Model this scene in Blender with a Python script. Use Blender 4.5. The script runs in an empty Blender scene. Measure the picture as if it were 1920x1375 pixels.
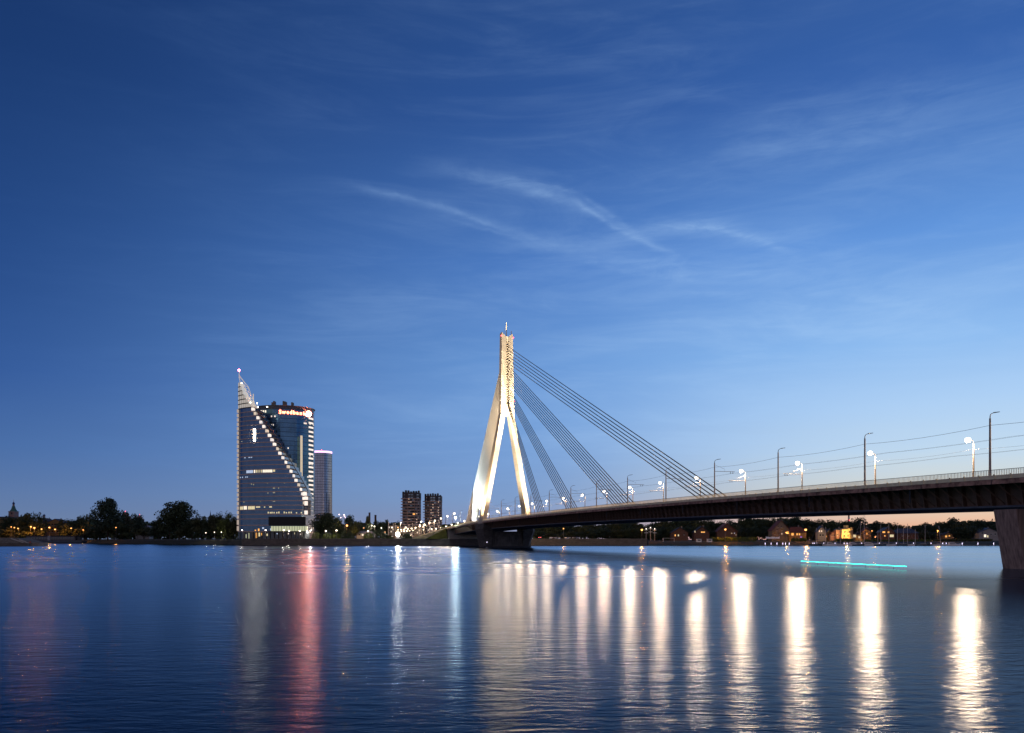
import bpy, math, random
from math import sin, cos, pi, radians, sqrt, atan2
from mathutils import Vector, Matrix
random.seed(7)
S = bpy.context.scene
COL = S.collection
# ------------------------------------------------------------------ camera
F = 1479.0; HZ = 1012.0; CAMZ = 3.95          # focal (px of 1920), horizon row, eye height
cam = bpy.data.cameras.new('camera'); camo = bpy.data.objects.new('camera', cam); COL.objects.link(camo)
cam.sensor_width = 36; cam.lens = 36*F/1920; cam.shift_y = (HZ-687.5)/1920
cam.clip_start = .2; cam.clip_end = 20000
camo.location = (0, 0, CAMZ); camo.rotation_euler = (pi/2, 0, 0)
S.camera = camo
S.view_settings.view_transform = 'Standard'; S.view_settings.look = 'None'
S.view_settings.exposure = 0; S.view_settings.gamma = 1
S.view_settings.use_curve_mapping = False
S.cycles.max_bounces = 5; S.cycles.diffuse_bounces = 2; S.cycles.glossy_bounces = 3
S.cycles.caustics_reflective = False; S.cycles.caustics_refractive = False
S.cycles.sample_clamp_indirect = 3
try: S.cycles.use_light_tree = True
except Exception: pass

def P(x, y, Y):                                  # photo pixel + distance -> world metres
    return ((x-960)*Y/F, Y, CAMZ+(HZ-y)*Y/F)
def PX(x, Y): return (x-960)*Y/F
def PZ(y, Y): return CAMZ+(HZ-y)*Y/F
def lin(c):
    return tuple(((v/255)/12.92 if v/255 <= .04045 else ((v/255+.055)/1.055)**2.4) for v in c)

# ------------------------------------------------------------------ sky
W = bpy.data.worlds.new('World'); S.world = W; W.use_nodes = True
nt = W.node_tree; N = nt.nodes; L = nt.links; N.clear()
class NG:                                        # tiny node-graph helper
    def __init__(s, tree): s.t = tree
    def v(s, sock, val):
        if hasattr(val, 'is_output') or isinstance(val, bpy.types.NodeSocket): s.t.links.new(val, sock)
        else: sock.default_value = val
    def m(s, op, a, b=0.0, c=0.0, clamp=False):
        n = s.t.nodes.new('ShaderNodeMath'); n.operation = op; n.use_clamp = clamp
        s.v(n.inputs[0], a); s.v(n.inputs[1], b); s.v(n.inputs[2], c); return n.outputs[0]
    def vm(s, op, a, b=None):
        n = s.t.nodes.new('ShaderNodeVectorMath'); n.operation = op; s.v(n.inputs[0], a)
        if b is not None: s.v(n.inputs[1], b)
        return n
    def comb(s, x, y, z):
        n = s.t.nodes.new('ShaderNodeCombineXYZ'); s.v(n.inputs[0], x); s.v(n.inputs[1], y); s.v(n.inputs[2], z); return n.outputs[0]
    def sep(s, a):
        n = s.t.nodes.new('ShaderNodeSeparateXYZ'); s.v(n.inputs[0], a); return n.outputs
    def ramp(s, f, stops, interp='LINEAR'):
        n = s.t.nodes.new('ShaderNodeValToRGB'); s.v(n.inputs[0], f); r = n.color_ramp; r.interpolation = interp
        while len(r.elements) > 1: r.elements.remove(r.elements[-1])
        r.elements[0].position = stops[0][0]; r.elements[0].color = (*stops[0][1], 1)
        for p, c in stops[1:]:
            e = r.elements.new(p); e.color = (*c, 1)
        return n.outputs[0]
    def noise(s, vec, scale, detail=4, rough=.55, dist=0.0):
        n = s.t.nodes.new('ShaderNodeTexNoise'); s.v(n.inputs['Vector'], vec); n.inputs['Scale'].default_value = scale
        n.inputs['Detail'].default_value = detail; n.inputs['Roughness'].default_value = rough
        n.inputs['Distortion'].default_value = dist; return n.outputs[0]
    def mix(s, f, a, b, mode='MIX'):
        n = s.t.nodes.new('ShaderNodeMix'); n.data_type = 'RGBA'; n.blend_type = mode
        s.v(n.inputs[0], f); s.v(n.inputs[6], a if not isinstance(a, tuple) else (*a, 1)); s.v(n.inputs[7], b if not isinstance(b, tuple) else (*b, 1))
        return n.outputs[2]
    def smooth(s, v, lo, hi, a=0.0, b=1.0):
        n = s.t.nodes.new('ShaderNodeMapRange'); n.interpolation_type = 'SMOOTHSTEP'
        s.v(n.inputs[0], v); n.inputs[1].default_value = lo; n.inputs[2].default_value = hi
        n.inputs[3].default_value = a; n.inputs[4].default_value = b; return n.outputs[0]
g = NG(nt)
tc = N.new('ShaderNodeTexCoord')
d = g.vm('NORMALIZE', tc.outputs['Generated']).outputs[0]
dx, dy, dz = g.sep(d)
z = g.m('MAXIMUM', dz, 0.0)
sdir = Vector((sin(radians(52)), cos(radians(52)), 0))       # afterglow, just beyond the right edge
hx = g.vm('NORMALIZE', g.comb(dx, dy, 0.0)).outputs[0]
cosaz = g.vm('DOT_PRODUCT', hx, tuple(sdir)).outputs['Value']
glow = g.smooth(cosaz, -.02, 0.92)
zz = g.m('SQRT', z)
def st(lst): return [(sqrt(max(a, 0)), lin(c)) for a, c in lst]
dark = g.ramp(zz, st([(0, (108, 126, 156)), (.02, (103, 125, 162)), (.05, (92, 120, 166)), (.10, (72, 108, 164)), (.18, (50, 88, 152)), (.30, (36, 72, 132)), (.47, (26, 57, 110)), (.75, (19, 42, 86)), (1, (14, 30, 68))]))
brig = g.ramp(zz, st([(0, (236, 160, 126)), (.015, (238, 184, 150)), (.035, (230, 206, 182)), (.06, (214, 217, 210)), (.10, (196, 219, 238)), (.15, (176, 209, 244)), (.22, (142, 188, 240)), (.33, (98, 150, 220)), (.47, (56, 100, 172)), (.75, (28, 58, 112)), (1, (18, 38, 82))]))
cool = g.ramp(zz, st([(0, (150, 150, 172)), (.02, (146, 156, 190)), (.05, (136, 166, 210)), (.10, (128, 168, 222)), (.15, (126, 172, 230)), (.22, (112, 162, 226)), (.33, (84, 134, 208)), (.47, (52, 94, 164)), (.75, (28, 58, 112)), (1, (18, 38, 82))]))
brig = g.mix(g.smooth(cosaz, .60, .95), cool, brig)
sky = g.mix(glow, dark, brig)
# thin cirrus: noise on a high cloud sheet, plus a few long combed streaks fixed in azimuth / elevation
den = g.m('ADD', z, .12)
cp = g.comb(g.m('DIVIDE', dx, den), g.m('DIVIDE', dy, den), 0.0)
mp = N.new('ShaderNodeMapping'); L.new(cp, mp.inputs[0]); mp.inputs['Rotation'].default_value = (0, 0, radians(-24)); mp.inputs['Scale'].default_value = (.55, 2.6, 1)
n1 = g.noise(mp.outputs[0], 1.3, 8, .62, .9)
mp2 = N.new('ShaderNodeMapping'); L.new(cp, mp2.inputs[0]); mp2.inputs['Rotation'].default_value = (0, 0, radians(12)); mp2.inputs['Scale'].default_value = (.35, 3.2, 1)
n2 = g.noise(mp2.outputs[0], 2.2, 9, .66, 1.4)
c1 = g.m('MULTIPLY', g.smooth(n1, .44, .82), g.smooth(n2, .30, .72))
ae = N.new('ShaderNodeMapping'); L.new(g.comb(g.m('ARCTAN2', dx, dy), g.m('ARCSINE', dz), 0.0), ae.inputs[0]); ae.inputs['Rotation'].default_value = (0, 0, radians(16)); ae.inputs['Scale'].default_value = (3.2, 17, 1)
veil = g.noise(ae.outputs[0], 1.0, 9, .62, 1.0)
blob = g.noise(ae.outputs[0], .28, 3, .5, .8)
ae2 = N.new('ShaderNodeMapping'); L.new(g.comb(g.m('ARCTAN2', dx, dy), g.m('ARCSINE', dz), 0.0), ae2.inputs[0]); ae2.inputs['Rotation'].default_value = (0, 0, radians(-7)); ae2.inputs['Scale'].default_value = (3.0, 22, 1)
veil2 = g.noise(ae2.outputs[0], 1.3, 9, .64, .9)
c1 = g.m('ADD', g.m('MULTIPLY', c1, .5), g.m('ADD', g.m('MULTIPLY', g.smooth(veil, .38, .78), g.smooth(blob, .35, .62)), g.m('MULTIPLY', g.smooth(veil2, .42, .8), .6)))
az = g.m('ARCTAN2', dx, dy); el = g.m('ARCSINE', dz)
def azel(x, y):
    vx, vy, vz = (x-960)/F, 1, (HZ-y)/F; l = sqrt(vx*vx+vy*vy+vz*vz)
    return atan2(vx, vy), math.asin(vz/l)
fib = g.noise(g.comb(g.m('MULTIPLY', az, 14.0), g.m('MULTIPLY', el, 60.0), 0.0), 1.0, 6, .65, 1.2)
wob = g.m('MULTIPLY', g.m('SUBTRACT', g.noise(g.comb(az, el, 0.0), 16.0, 4, .6), .5), .016)
streaks = None
def streak(p0, p1, p2, width, amp, soft=.5):
    """arc through three photo points: local axis p0-p2, sagitta from p1"""
    global streaks
    a = Vector(azel(*p0)); b = Vector(azel(*p1)); c = Vector(azel(*p2)); mid = (a+c)/2; ax = (c-a); half = ax.length/2; ax.normalize(); nn = Vector((-ax.y, ax.x))
    rb = b-mid; t = rb.dot(ax)/half; sag = rb.dot(nn)/max(1e-3, 1-t*t)
    u = g.m('ADD', g.m('MULTIPLY', g.m('SUBTRACT', az, mid.x), ax.x/half), g.m('MULTIPLY', g.m('SUBTRACT', el, mid.y), ax.y/half))
    v = g.m('ADD', g.m('MULTIPLY', g.m('SUBTRACT', az, mid.x), nn.x), g.m('MULTIPLY', g.m('SUBTRACT', el, mid.y), nn.y))
    uu = g.m('MULTIPLY', u, u)
    v2 = g.m('ADD', g.m('SUBTRACT', v, g.m('MULTIPLY', g.m('SUBTRACT', 1.0, uu), sag)), wob)
    q = g.m('DIVIDE', v2, radians(width))
    across = g.m('EXPONENT', g.m('MULTIPLY', g.m('MULTIPLY', q, q), -1.0))
    al = g.m('EXPONENT', g.m('MULTIPLY', g.m('MULTIPLY', uu, uu), -1.1))
    r = g.m('MULTIPLY', g.m('MULTIPLY', across, al), amp)
    r = g.m('MULTIPLY', r, g.smooth(fib, .28, .72, soft, 1.0))
    streaks = r if streaks is None else g.m('ADD', streaks, r)
streak((640, 345), (860, 400), (1010, 450), .30, .20)
streak((960, 440), (1130, 480), (1300, 512), .55, .22, .3)
streak((880, 325), (1080, 385), (1245, 475), .34, .28)
streak((780, 318), (900, 330), (1060, 380), .6, .16, .3)
streak((1160, 440), (1330, 425), (1480, 470), .6, .26, .3)
streak((1180, 490), (1420, 515), (1700, 560), 1.0, .16, .2)
streak((1300, 330), (1560, 250), (1850, 200), 2.2, .13, .2)
streak((1200, 620), (1500, 600), (1800, 650), 1.3, .12, .2)
streak((1150, 690), (1480, 740), (1800, 745), 1.2, .12, .2)
streak((600, 560), (840, 545), (1080, 580), 1.0, .10, .2)
streak((560, 740), (760, 745), (980, 720), 1.2, .09, .2)
streak((1450, 450), (1650, 520), (1880, 600), 1.5, .14, .2)
for a_ in (((680, 352), (820, 386), (950, 436), .15, .22), ((1060, 368), (1150, 425), (1260, 478), .15, .24), ((950, 332), (1070, 362), (1190, 436), .17, .20), ((1220, 432), (1350, 430), (1480, 470), .20, .20),
           ((1090, 488), (1200, 512), (1330, 526), .18, .16), ((1250, 536), (1450, 570), (1700, 588), .25, .14), ((1480, 548), (1700, 575), (1910, 640), .3, .15), ((1150, 606), (1350, 600), (1600, 640), .22, .11), ((1400, 700), (1650, 728), (1900, 705), .3, .14), ((820, 404), (900, 428), (985, 455), .14, .18)):
    streak(*a_, .1)
cl = g.m('ADD', g.m('MULTIPLY', g.m('MULTIPLY', c1, g.smooth(z, .14, .45, 1.0, .28)), .40), g.m('MULTIPLY', streaks, .74))
cl = g.m('MULTIPLY', cl, g.smooth(z, .01, .12))
cl = g.m('MULTIPLY', cl, g.smooth(glow, -.15, .6))
cl = g.m('MINIMUM', cl, .6)
cloudcol = g.mix(glow, lin((74, 120, 190)), lin((172, 208, 248)))
sky = g.mix(cl, sky, cloudcol)
bg = N.new('ShaderNodeBackground'); L.new(sky, bg.inputs[0]); bg.inputs[1].default_value = 1.0
wo = N.new('ShaderNodeOutputWorld'); L.new(bg.outputs[0], wo.inputs[0])

# unseen warm fill lamp, added for the city glow behind the camera (after sunset)
sl = bpy.data.lights.new('city_glow_fill', 'SUN'); sl.energy = .65; sl.angle = radians(140); sl.color = (1, .70, .46)
so = bpy.data.objects.new('city_glow_fill', sl); COL.objects.link(so); so.rotation_euler = Vector((.38, .90, -.16)).to_track_quat('-Z', 'Y').to_euler()

# ------------------------------------------------------------------ materials
MATS = {}
def mat(name, col, rough=.8, metal=0.0, var=0.0, scale=1.0, emis=None, estr=0.0, spec=None, bump=0.0, coord='Object', stretch=(1, 1, 1)):
    if name in MATS: return MATS[name]
    m = bpy.data.materials.new(name); m.use_nodes = True; t = m.node_tree; b = t.nodes['Principled BSDF']; gg = NG(t)
    b.inputs['Roughness'].default_value = rough; b.inputs['Metallic'].default_value = metal
    if spec is not None: b.inputs['Specular IOR Level'].default_value = spec
    tc = t.nodes.new('ShaderNodeTexCoord'); mpn = t.nodes.new('ShaderNodeMapping'); t.links.new(tc.outputs[coord], mpn.inputs[0]); mpn.inputs['Scale'].default_value = stretch
    if var > 0:
        n = gg.noise(mpn.outputs[0], scale, 5, .62)
        lo = tuple(v*(1-var) for v in col); hi = tuple(min(1, v*(1+var)) for v in col)
        c = gg.ramp(n, [(.28, lo), (.72, hi)]); t.links.new(c, b.inputs['Base Color'])
        if bump > 0:
            bn = t.nodes.new('ShaderNodeBump'); bn.inputs['Strength'].default_value = bump; t.links.new(n, bn.inputs['Height']); t.links.new(bn.outputs[0], b.inputs['Normal'])
    else: b.inputs['Base Color'].default_value = (*col, 1)
    if emis: b.inputs['Emission Color'].default_value = (*emis, 1); b.inputs['Emission Strength'].default_value = estr
    MATS[name] = m; return m
def masonry(name, c1, c2, mortar, bw, bh, rough=.9, var=.5):
    m = bpy.data.materials.new(name); m.use_nodes = True; t = m.node_tree; b = t.nodes['Principled BSDF']; gg = NG(t)
    tc = t.nodes.new('ShaderNodeTexCoord'); x, y, zc = gg.sep(tc.outputs['Object'])
    br = t.nodes.new('ShaderNodeTexBrick'); t.links.new(gg.comb(gg.m('ADD', x, gg.m('MULTIPLY', y, .7)), zc, 0.0), br.inputs['Vector'])
    br.inputs['Color1'].default_value = (*c1, 1); br.inputs['Color2'].default_value = (*c2, 1); br.inputs['Mortar'].default_value = (*mortar, 1)
    br.inputs['Scale'].default_value = 1; br.inputs['Brick Width'].default_value = bw; br.inputs['Row Height'].default_value = bh; br.inputs['Mortar Size'].default_value = .04
    n = gg.noise(tc.outputs['Object'], .35, 6, .65)
    c = gg.mix(gg.smooth(n, .35, .7, 0, var), br.outputs[0], tuple(v*.35 for v in c1))
    t.links.new(c, b.inputs['Base Color']); b.inputs['Roughness'].default_value = rough
    MATS[name] = m; return m
concrete = None
concrete_d = mat('weathered_concrete', (.16, .145, .13), .9, var=.5, scale=.4, bump=.3)
board = mat('board_marked_concrete', (.31, .21, .175), .9, var=.55, scale=1.0, bump=.6, stretch=(3.5, 3.5, .12))
rust = mat('rust_stained_concrete', (.34, .20, .15), .9, var=.85, scale=.9, bump=.4)
steel_b = mat('brown_painted_steel', (.21, .125, .085), .6, var=.35, scale=.8)
steel_d = mat('dark_steel', (.03, .032, .036), .5, .3)
soffit = mat('grey_girder_underside', (.12, .13, .16), .8, var=.3, scale=.5)
asphalt = mat('asphalt', (.055, .055, .055), .9, var=.3, scale=.8)
cream = mat('cream_parapet_concrete', (.88, .76, .50), .8, var=.2, scale=.7)
polem = mat('galvanised_pole', (.20, .19, .20), .55, .3, var=.2, scale=2)
polew = mat('pale_painted_pole', (.55, .50, .47), .5)
armc = mat('bracket_paint', (.22, .19, .19), .5)
cablem = mat('stay_cable_sheath', (.055, .05, .045), .55)
cablew = mat('pale_stay_cable', (.62, .60, .56), .45)
wirem = mat('overhead_wire', (.06, .06, .07), .5)
grass = mat('mown_grass', (.085, .09, .02), .95, var=.5, scale=.25)
soil = mat('park_soil', (.014, .02, .008), .95, var=.5, scale=.08)
stonew = masonry('quay_stone', (.16, .14, .12), (.10, .09, .085), (.05, .045, .04), 1.6, .55)
granite = masonry('pier_granite_facing', (.13, .12, .11), (.07, .065, .06), (.035, .03, .03), 1.2, .6)
barkm = mat('bark', (.045, .034, .025), .95, var=.3, scale=3)
leafs = [mat('leaf_deep_green', (.030, .050, .016), .75, var=.5, scale=.35), mat('leaf_olive_green', (.050, .062, .018), .75, var=.5, scale=.35), mat('leaf_blue_green', (.022, .045, .022), .75, var=.5, scale=.35)]
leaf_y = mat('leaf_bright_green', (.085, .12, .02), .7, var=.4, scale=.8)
glass_f = mat('blue_tower_glass', (.105, .175, .265), .13, .85, var=.14, scale=.25, stretch=(1, 1, .4))
glass_r = mat('teal_tower_glass', (.10, .21, .30), .15, .85, var=.3, scale=.1, stretch=(1, 1, 1))
glass_k = mat('dark_house_glass', (.02, .025, .03), .1, 0, spec=.8)
glass_z = mat('bronze_tower_glass', (.38, .38, .42), .2, .85, var=.2, scale=.2)
mull = mat('mullion_metal', (.06, .07, .09), .4, .5)
slabm = mat('pinkish_slab_edge', (.52, .40, .36), .6)
black = mat('black_screen_panel', (.004, .004, .005), .6)
white = mat('white_paint', (.78, .76, .74), .5)
greyp = mat('grey_paint', (.25, .26, .28), .6)
darkp = mat('dark_paint', (.03, .03, .035), .6)
def E(name, c, s): return mat(name, (.0, .0, .0), .6, emis=c, estr=s)
e_cream = E('warm_white_interior_light', (1, .86, .68), 1.25)
e_bay = E('lit_bay_glow', (1, .84, .74), 1.15)
e_bay2 = E('dimmer_bay_glow', (1, .80, .62), .7); e_bay3 = E('soft_bay_glow', (.95, .85, .80), .95)
e_win = E('yellow_office_light', (1, .84, .50), .8)
e_win2 = E('cool_office_light', (.62, .74, 1), .8)
e_orange = E('orange_lit_window', (1, .45, .10), 1.4)
e_lobby = E('lobby_light', (.92, .95, .62), .55)
e_fin = E('light_fin', (1, .84, .62), 45)
e_sign = E('orange_sign_tube', (1, .17, .08), 13)
e_logo = E('orange_sign_disc', (1, .24, .12), 40)
e_pink = E('pink_roof_ring_light', (1, .62, 1), 1.6)
e_red = E('red_beacon_light', (1, .10, .16), 60)
e_red2 = E('small_red_beacon_light', (1, .08, .12), 6)
e_violet = E('violet_sign_panel', (.42, .18, 1), 1.1)
e_cyan = E('turquoise_trail_glow', (.04, .85, .58), 3.2)  # glow of the passing boat's light trail
e_lamp = E('warm_lamp_glass', (1, .84, .62), 6)
e_flood = E('white_flood_glass', (1, .95, .85), 60)
e_sod = E('sodium_lamp_glass', (1, .40, .12), 2.6)
e_mar = E('cool_marina_lamp_glass', (.80, .72, 1), 5)
e_tail = E('red_tail_light', (1, .12, .12), 6)

concrete = masonry('pale_concrete', (.50, .45, .37), (.43, .39, .32), (.28, .24, .19), 60, 3.1, .85, .22)
# ------------------------------------------------------------------ building helpers
class MB:
    def __init__(s): s.v = []; s.f = []; s.mi = []; s.cur = 0
    def face(s, pts):
        i = len(s.v); s.v += [tuple(p) for p in pts]; s.f.append(tuple(range(i, i+len(pts)))); s.mi.append(s.cur)
    def hexa(s, b, t):                          # b, t: four points each, counter-clockwise seen from above
        i = len(s.v); s.v += [tuple(p) for p in b]+[tuple(p) for p in t]
        s.f += [(i+3, i+2, i+1, i), (i+4, i+5, i+6, i+7)]+[(i+k, i+(k+1) % 4, i+4+(k+1) % 4, i+4+k) for k in range(4)]; s.mi += [s.cur]*6
    def box(s, x0, x1, y0, y1, z0, z1):
        s.hexa([(x0, y0, z0), (x1, y0, z0), (x1, y1, z0), (x0, y1, z0)], [(x0, y0, z1), (x1, y0, z1), (x1, y1, z1), (x0, y1, z1)])
    def prism(s, poly, z0, z1):
        n = len(poly); i = len(s.v); s.v += [(p[0], p[1], z0) for p in poly]+[(p[0], p[1], z1) for p in poly]
        s.f.append(tuple(i+n-1-k for k in range(n))); s.f.append(tuple(i+n+k for k in range(n)))
        s.f += [(i+k, i+(k+1) % n, i+n+(k+1) % n, i+n+k) for k in range(n)]; s.mi += [s.cur]*(n+2)
    def loft(s, rings, cap=True):
        n = len(rings[0]); i = len(s.v)
        for r in rings: s.v += [tuple(p) for p in r]
        for k in range(len(rings)-1):
            for j in range(n): s.f.append((i+k*n+j, i+k*n+(j+1) % n, i+(k+1)*n+(j+1) % n, i+(k+1)*n+j)); s.mi.append(s.cur)
        if cap:
            s.f.append(tuple(i+n-1-k for k in range(n))); s.f.append(tuple(i+(len(rings)-1)*n+k for k in range(n))); s.mi += [s.cur]*2
    def cyl(s, x, y, z0, z1, r0, r1=None, n=8):
        r1 = r0 if r1 is None else r1
        s.loft([[(x+r*cos(2*pi*k/n), y+r*sin(2*pi*k/n), zc) for k in range(n)] for zc, r in ((z0, r0), (z1, r1))])
    def rev(s, prof, x=0, y=0, n=10):
        s.loft([[(x+r*cos(2*pi*k/n), y+r*sin(2*pi*k/n), zc) for k in range(n)] for zc, r in prof])
    def tube(s, pts, r, n=6):
        pts = [Vector(p) for p in pts]; rs = r if isinstance(r, (list, tuple)) else [r]*len(pts); rings = []
        for k, p in enumerate(pts):
            t = (pts[min(k+1, len(pts)-1)]-pts[max(k-1, 0)]).normalized()
            a = t.cross(Vector((0, 0, 1)));
            if a.length < 1e-3: a = Vector((1, 0, 0))
            a.normalize(); b = t.cross(a)
            rings.append([p+(a*cos(2*pi*j/n)+b*sin(2*pi*j/n))*rs[k] for j in range(n)])
        s.loft(rings)
    def ball(s, c, r, n=8, m=6, sz=1.0):
        s.loft([[(c[0]+r*sin(pi*k/m)*cos(2*pi*j/n), c[1]+r*sin(pi*k/m)*sin(2*pi*j/n), c[2]-r*sz*cos(pi*k/m)) for j in range(n)] for k in range(1, m)])
    def mesh(s, name, mats):
        me = bpy.data.meshes.new(name); me.from_pydata(s.v, [], s.f)
        for m in (mats if isinstance(mats, (list, tuple)) else [mats]): me.materials.append(m)
        if s.cur or any(s.mi): me.polygons.foreach_set('material_index', s.mi)
        me.update(); return me
    def build(s, name, mats, parent=None, smooth=False, **kw):
        me = s.mesh(name, mats)
        if smooth: me.polygons.foreach_set('use_smooth', [True]*len(me.polygons))
        return obj(name, me, parent, **kw)
def obj(name, me, parent=None, loc=None, kind=None, label=None, cat=None, group=None):
    o = bpy.data.objects.new(name, me); COL.objects.link(o)
    if parent: o.parent = parent
    if loc is not None: o.location = loc
    tag(o, label, cat, group, kind); return o
def tag(o, label=None, cat=None, group=None, kind=None):
    if label: o['label'] = label
    if cat: o['category'] = cat
    if group: o['group'] = group
    if kind: o['kind'] = kind
    return o
def thing(name, loc, label, cat, group=None, rz=0):
    o = bpy.data.objects.new(name, None); COL.objects.link(o); o.location = loc; o.rotation_euler = (0, 0, rz); o.empty_display_size = .5
    return tag(o, label, cat, group)
def copy_thing(src, loc, rz=None, label=None, group=None):
    c = src.copy(); COL.objects.link(c); c.location = loc
    if rz is not None: c.rotation_euler = (0, 0, rz)
    if label: c['label'] = label
    if group: c['group'] = group
    for ch in list(src.children):
        k = ch.copy(); COL.objects.link(k); k.parent = c
        for g2 in list(ch.children):
            q = g2.copy(); COL.objects.link(q); q.parent = k
    return c
ORD = ['first', 'second', 'third', 'fourth', 'fifth', 'sixth', 'seventh', 'eighth', 'ninth', 'tenth', 'eleventh', 'twelfth', 'thirteenth', 'fourteenth', 'fifteenth', 'sixteenth', 'seventeenth', 'eighteenth', 'nineteenth', 'twentieth']
def ordn(k):
    if k < 20: return ORD[k]
    t = (k+1)//10; u = (k+1) % 10; w = {2: 'twenty', 3: 'thirty', 4: 'forty', 5: 'fifty'}[t]
    return (w[:-1]+'ieth') if u == 0 else w+'-'+ORD[u-1]
def light(name, parent, loc, power, col, r=.25, kind='POINT', aim=None, size=60, blend=.5):
    l = bpy.data.lights.new(name, kind); l.energy = power; l.color = col; l.shadow_soft_size = r
    if kind == 'SPOT': l.spot_size = radians(size); l.spot_blend = blend
    o = bpy.data.objects.new(name, l); COL.objects.link(o); o.parent = parent; o.location = loc
    if aim is not None: o.rotation_euler = (Vector(aim)-Vector(loc)).to_track_quat('-Z', 'Y').to_euler()
    return o

# ------------------------------------------------------------------ water and land
mw = bpy.data.materials.new('river_water'); mw.use_nodes = True; t = mw.node_tree; t.nodes.clear(); gg = NG(t)
tcw = t.nodes.new('ShaderNodeTexCoord'); px, py, pz = gg.sep(tcw.outputs['Object'])
gust = gg.noise(gg.comb(gg.m('MULTIPLY', px, .012), gg.m('MULTIPLY', py, .035), 0.0), 1.0, 4, .6, .6)
w1 = gg.noise(gg.comb(gg.m('MULTIPLY', px, .9), gg.m('MULTIPLY', py, 2.4), 0.0), 1.0, 3, .6, .5)
w2 = gg.noise(gg.comb(gg.m('MULTIPLY', px, .22), gg.m('MULTIPLY', py, .7), 0.0), 1.0, 3, .5, .3)
near = gg.smooth(py, 14, 75, 1.0, .16)
hgt = gg.m('MULTIPLY', gg.m('ADD', gg.m('MULTIPLY', w1, .034), gg.m('MULTIPLY', w2, .03)), near)
bn = t.nodes.new('ShaderNodeBump'); bn.inputs['Strength'].default_value = 1.0; bn.inputs['Distance'].default_value = 1.0
t.links.new(hgt, bn.inputs['Height'])
gl = t.nodes.new('ShaderNodeBsdfGlossy'); gl.distribution = 'BECKMANN'; gl.inputs['Color'].default_value = (.66, .755, .87, 1); t.links.new(bn.outputs[0], gl.inputs['Normal'])
t.links.new(gg.m('MULTIPLY', gg.smooth(gust, .3, .7, .92, 1.08), gg.smooth(py, 14, 90, .20, .265)), gl.inputs['Roughness'])
df = t.nodes.new('ShaderNodeBsdfDiffuse'); df.inputs['Color'].default_value = (.001, .018, .05, 1)
fr_n = t.nodes.new('ShaderNodeFresnel'); fr_n.inputs['IOR'].default_value = 1.333; t.links.new(bn.outputs[0], fr_n.inputs['Normal'])
mx = t.nodes.new('ShaderNodeMixShader'); t.links.new(gg.m('POWER', fr_n.outputs[0], 1.55), mx.inputs[0]); t.links.new(df.outputs[0], mx.inputs[1]); t.links.new(gl.outputs[0], mx.inputs[2])
ow = t.nodes.new('ShaderNodeOutputMaterial'); t.links.new(mx.outputs[0], ow.inputs[0])
m = MB(); m.face([(-9000, -600, 0), (9000, -600, 0), (9000, 9000, 0), (-9000, 9000, 0)])
m.build('river_water', mw, kind='structure')

shore = [(-5000, 835), (-449, 832), (-425, 790), (-380, 735), (-300, 655), (-211, 585), (-178, 520), (-172, 504), (-15, 503), (86, 503), (330, 504), (700, 510), (5000, 560)]
def shoreY(X):
    for (a, ya), (c, yc) in zip(shore, shore[1:]):
        if a <= X <= c: return ya+(yc-ya)*(X-a)/(c-a)
    return 560
def zone(X):                                    # edge height, height 10 m in, height far in
    if X < -175: return (.4, 3.2, 4.4)
    if X < 86.5: return (4.3, 4.4, 4.5)
    return (.5, 2.2, 3.2)
def ground_z(X, Y):
    a, c, e = zone(X); dd = Y-shoreY(X)
    if dd < 10: return a+(c-a)*max(0, dd)/10
    return c+(e-c)*min(1, (dd-10)/30)
m = MB(); xs = sorted(set([p[0] for p in shore]+[-174.9, -175.1, 86.4, 86.6]+[x for x in range(-460, 700, 20)]+[-2500, -1500, -900, 1500, 2500]))
offs = [0, 10, 40, 300, 8000]
for a, c in zip(xs, xs[1:]):
    col0 = [(a, shoreY(a)+o, ground_z(a+1e-3, shoreY(a)+o)) for o in offs]; col1 = [(c, shoreY(c)+o, ground_z(c-1e-3, shoreY(c)+o)) for o in offs]
    m.face([(a, shoreY(a)-.5, -2), (c, shoreY(c)-.5, -2), col1[0], col0[0]])
    for k in range(len(offs)-1): m.face([col0[k], col1[k], col1[k+1], col0[k+1]])
m.build('ground', soil, kind='structure')
# lawn strips just behind the quay
m = MB()
for a, c in ((-60, -19), (20, 86)):
    m.face([(a, 505, 4.45), (c, 505, 4.45), (c, 548, 4.56), (a, 548, 4.56)])
m.build('grass', grass, kind='structure')
# quay walls (stone), with coping
def quay(x0, x1, label):
    r = thing('quay_wall', ((x0+x1)/2, 503, 0), label, 'quay wall'); h = (x1-x0)/2
    m = MB(); m.box(-h, h, -.9, .6, -1.5, 4.15); m.build('wall', stonew, r)
    m = MB(); m.box(-h, h, -1.05, .7, 4.15, 4.5); m.build('coping', concrete_d, r)
    m = MB(); m.box(-h, h, -1.9, -.9, -1.5, .35); m.build('footing', darkp, r)
quay(-172, -19, 'long grey stone quay wall below the glass tower and the round bushes')
quay(12, 86, 'stone quay wall with pale patches under the bridge, right of the pylon pier')

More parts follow.
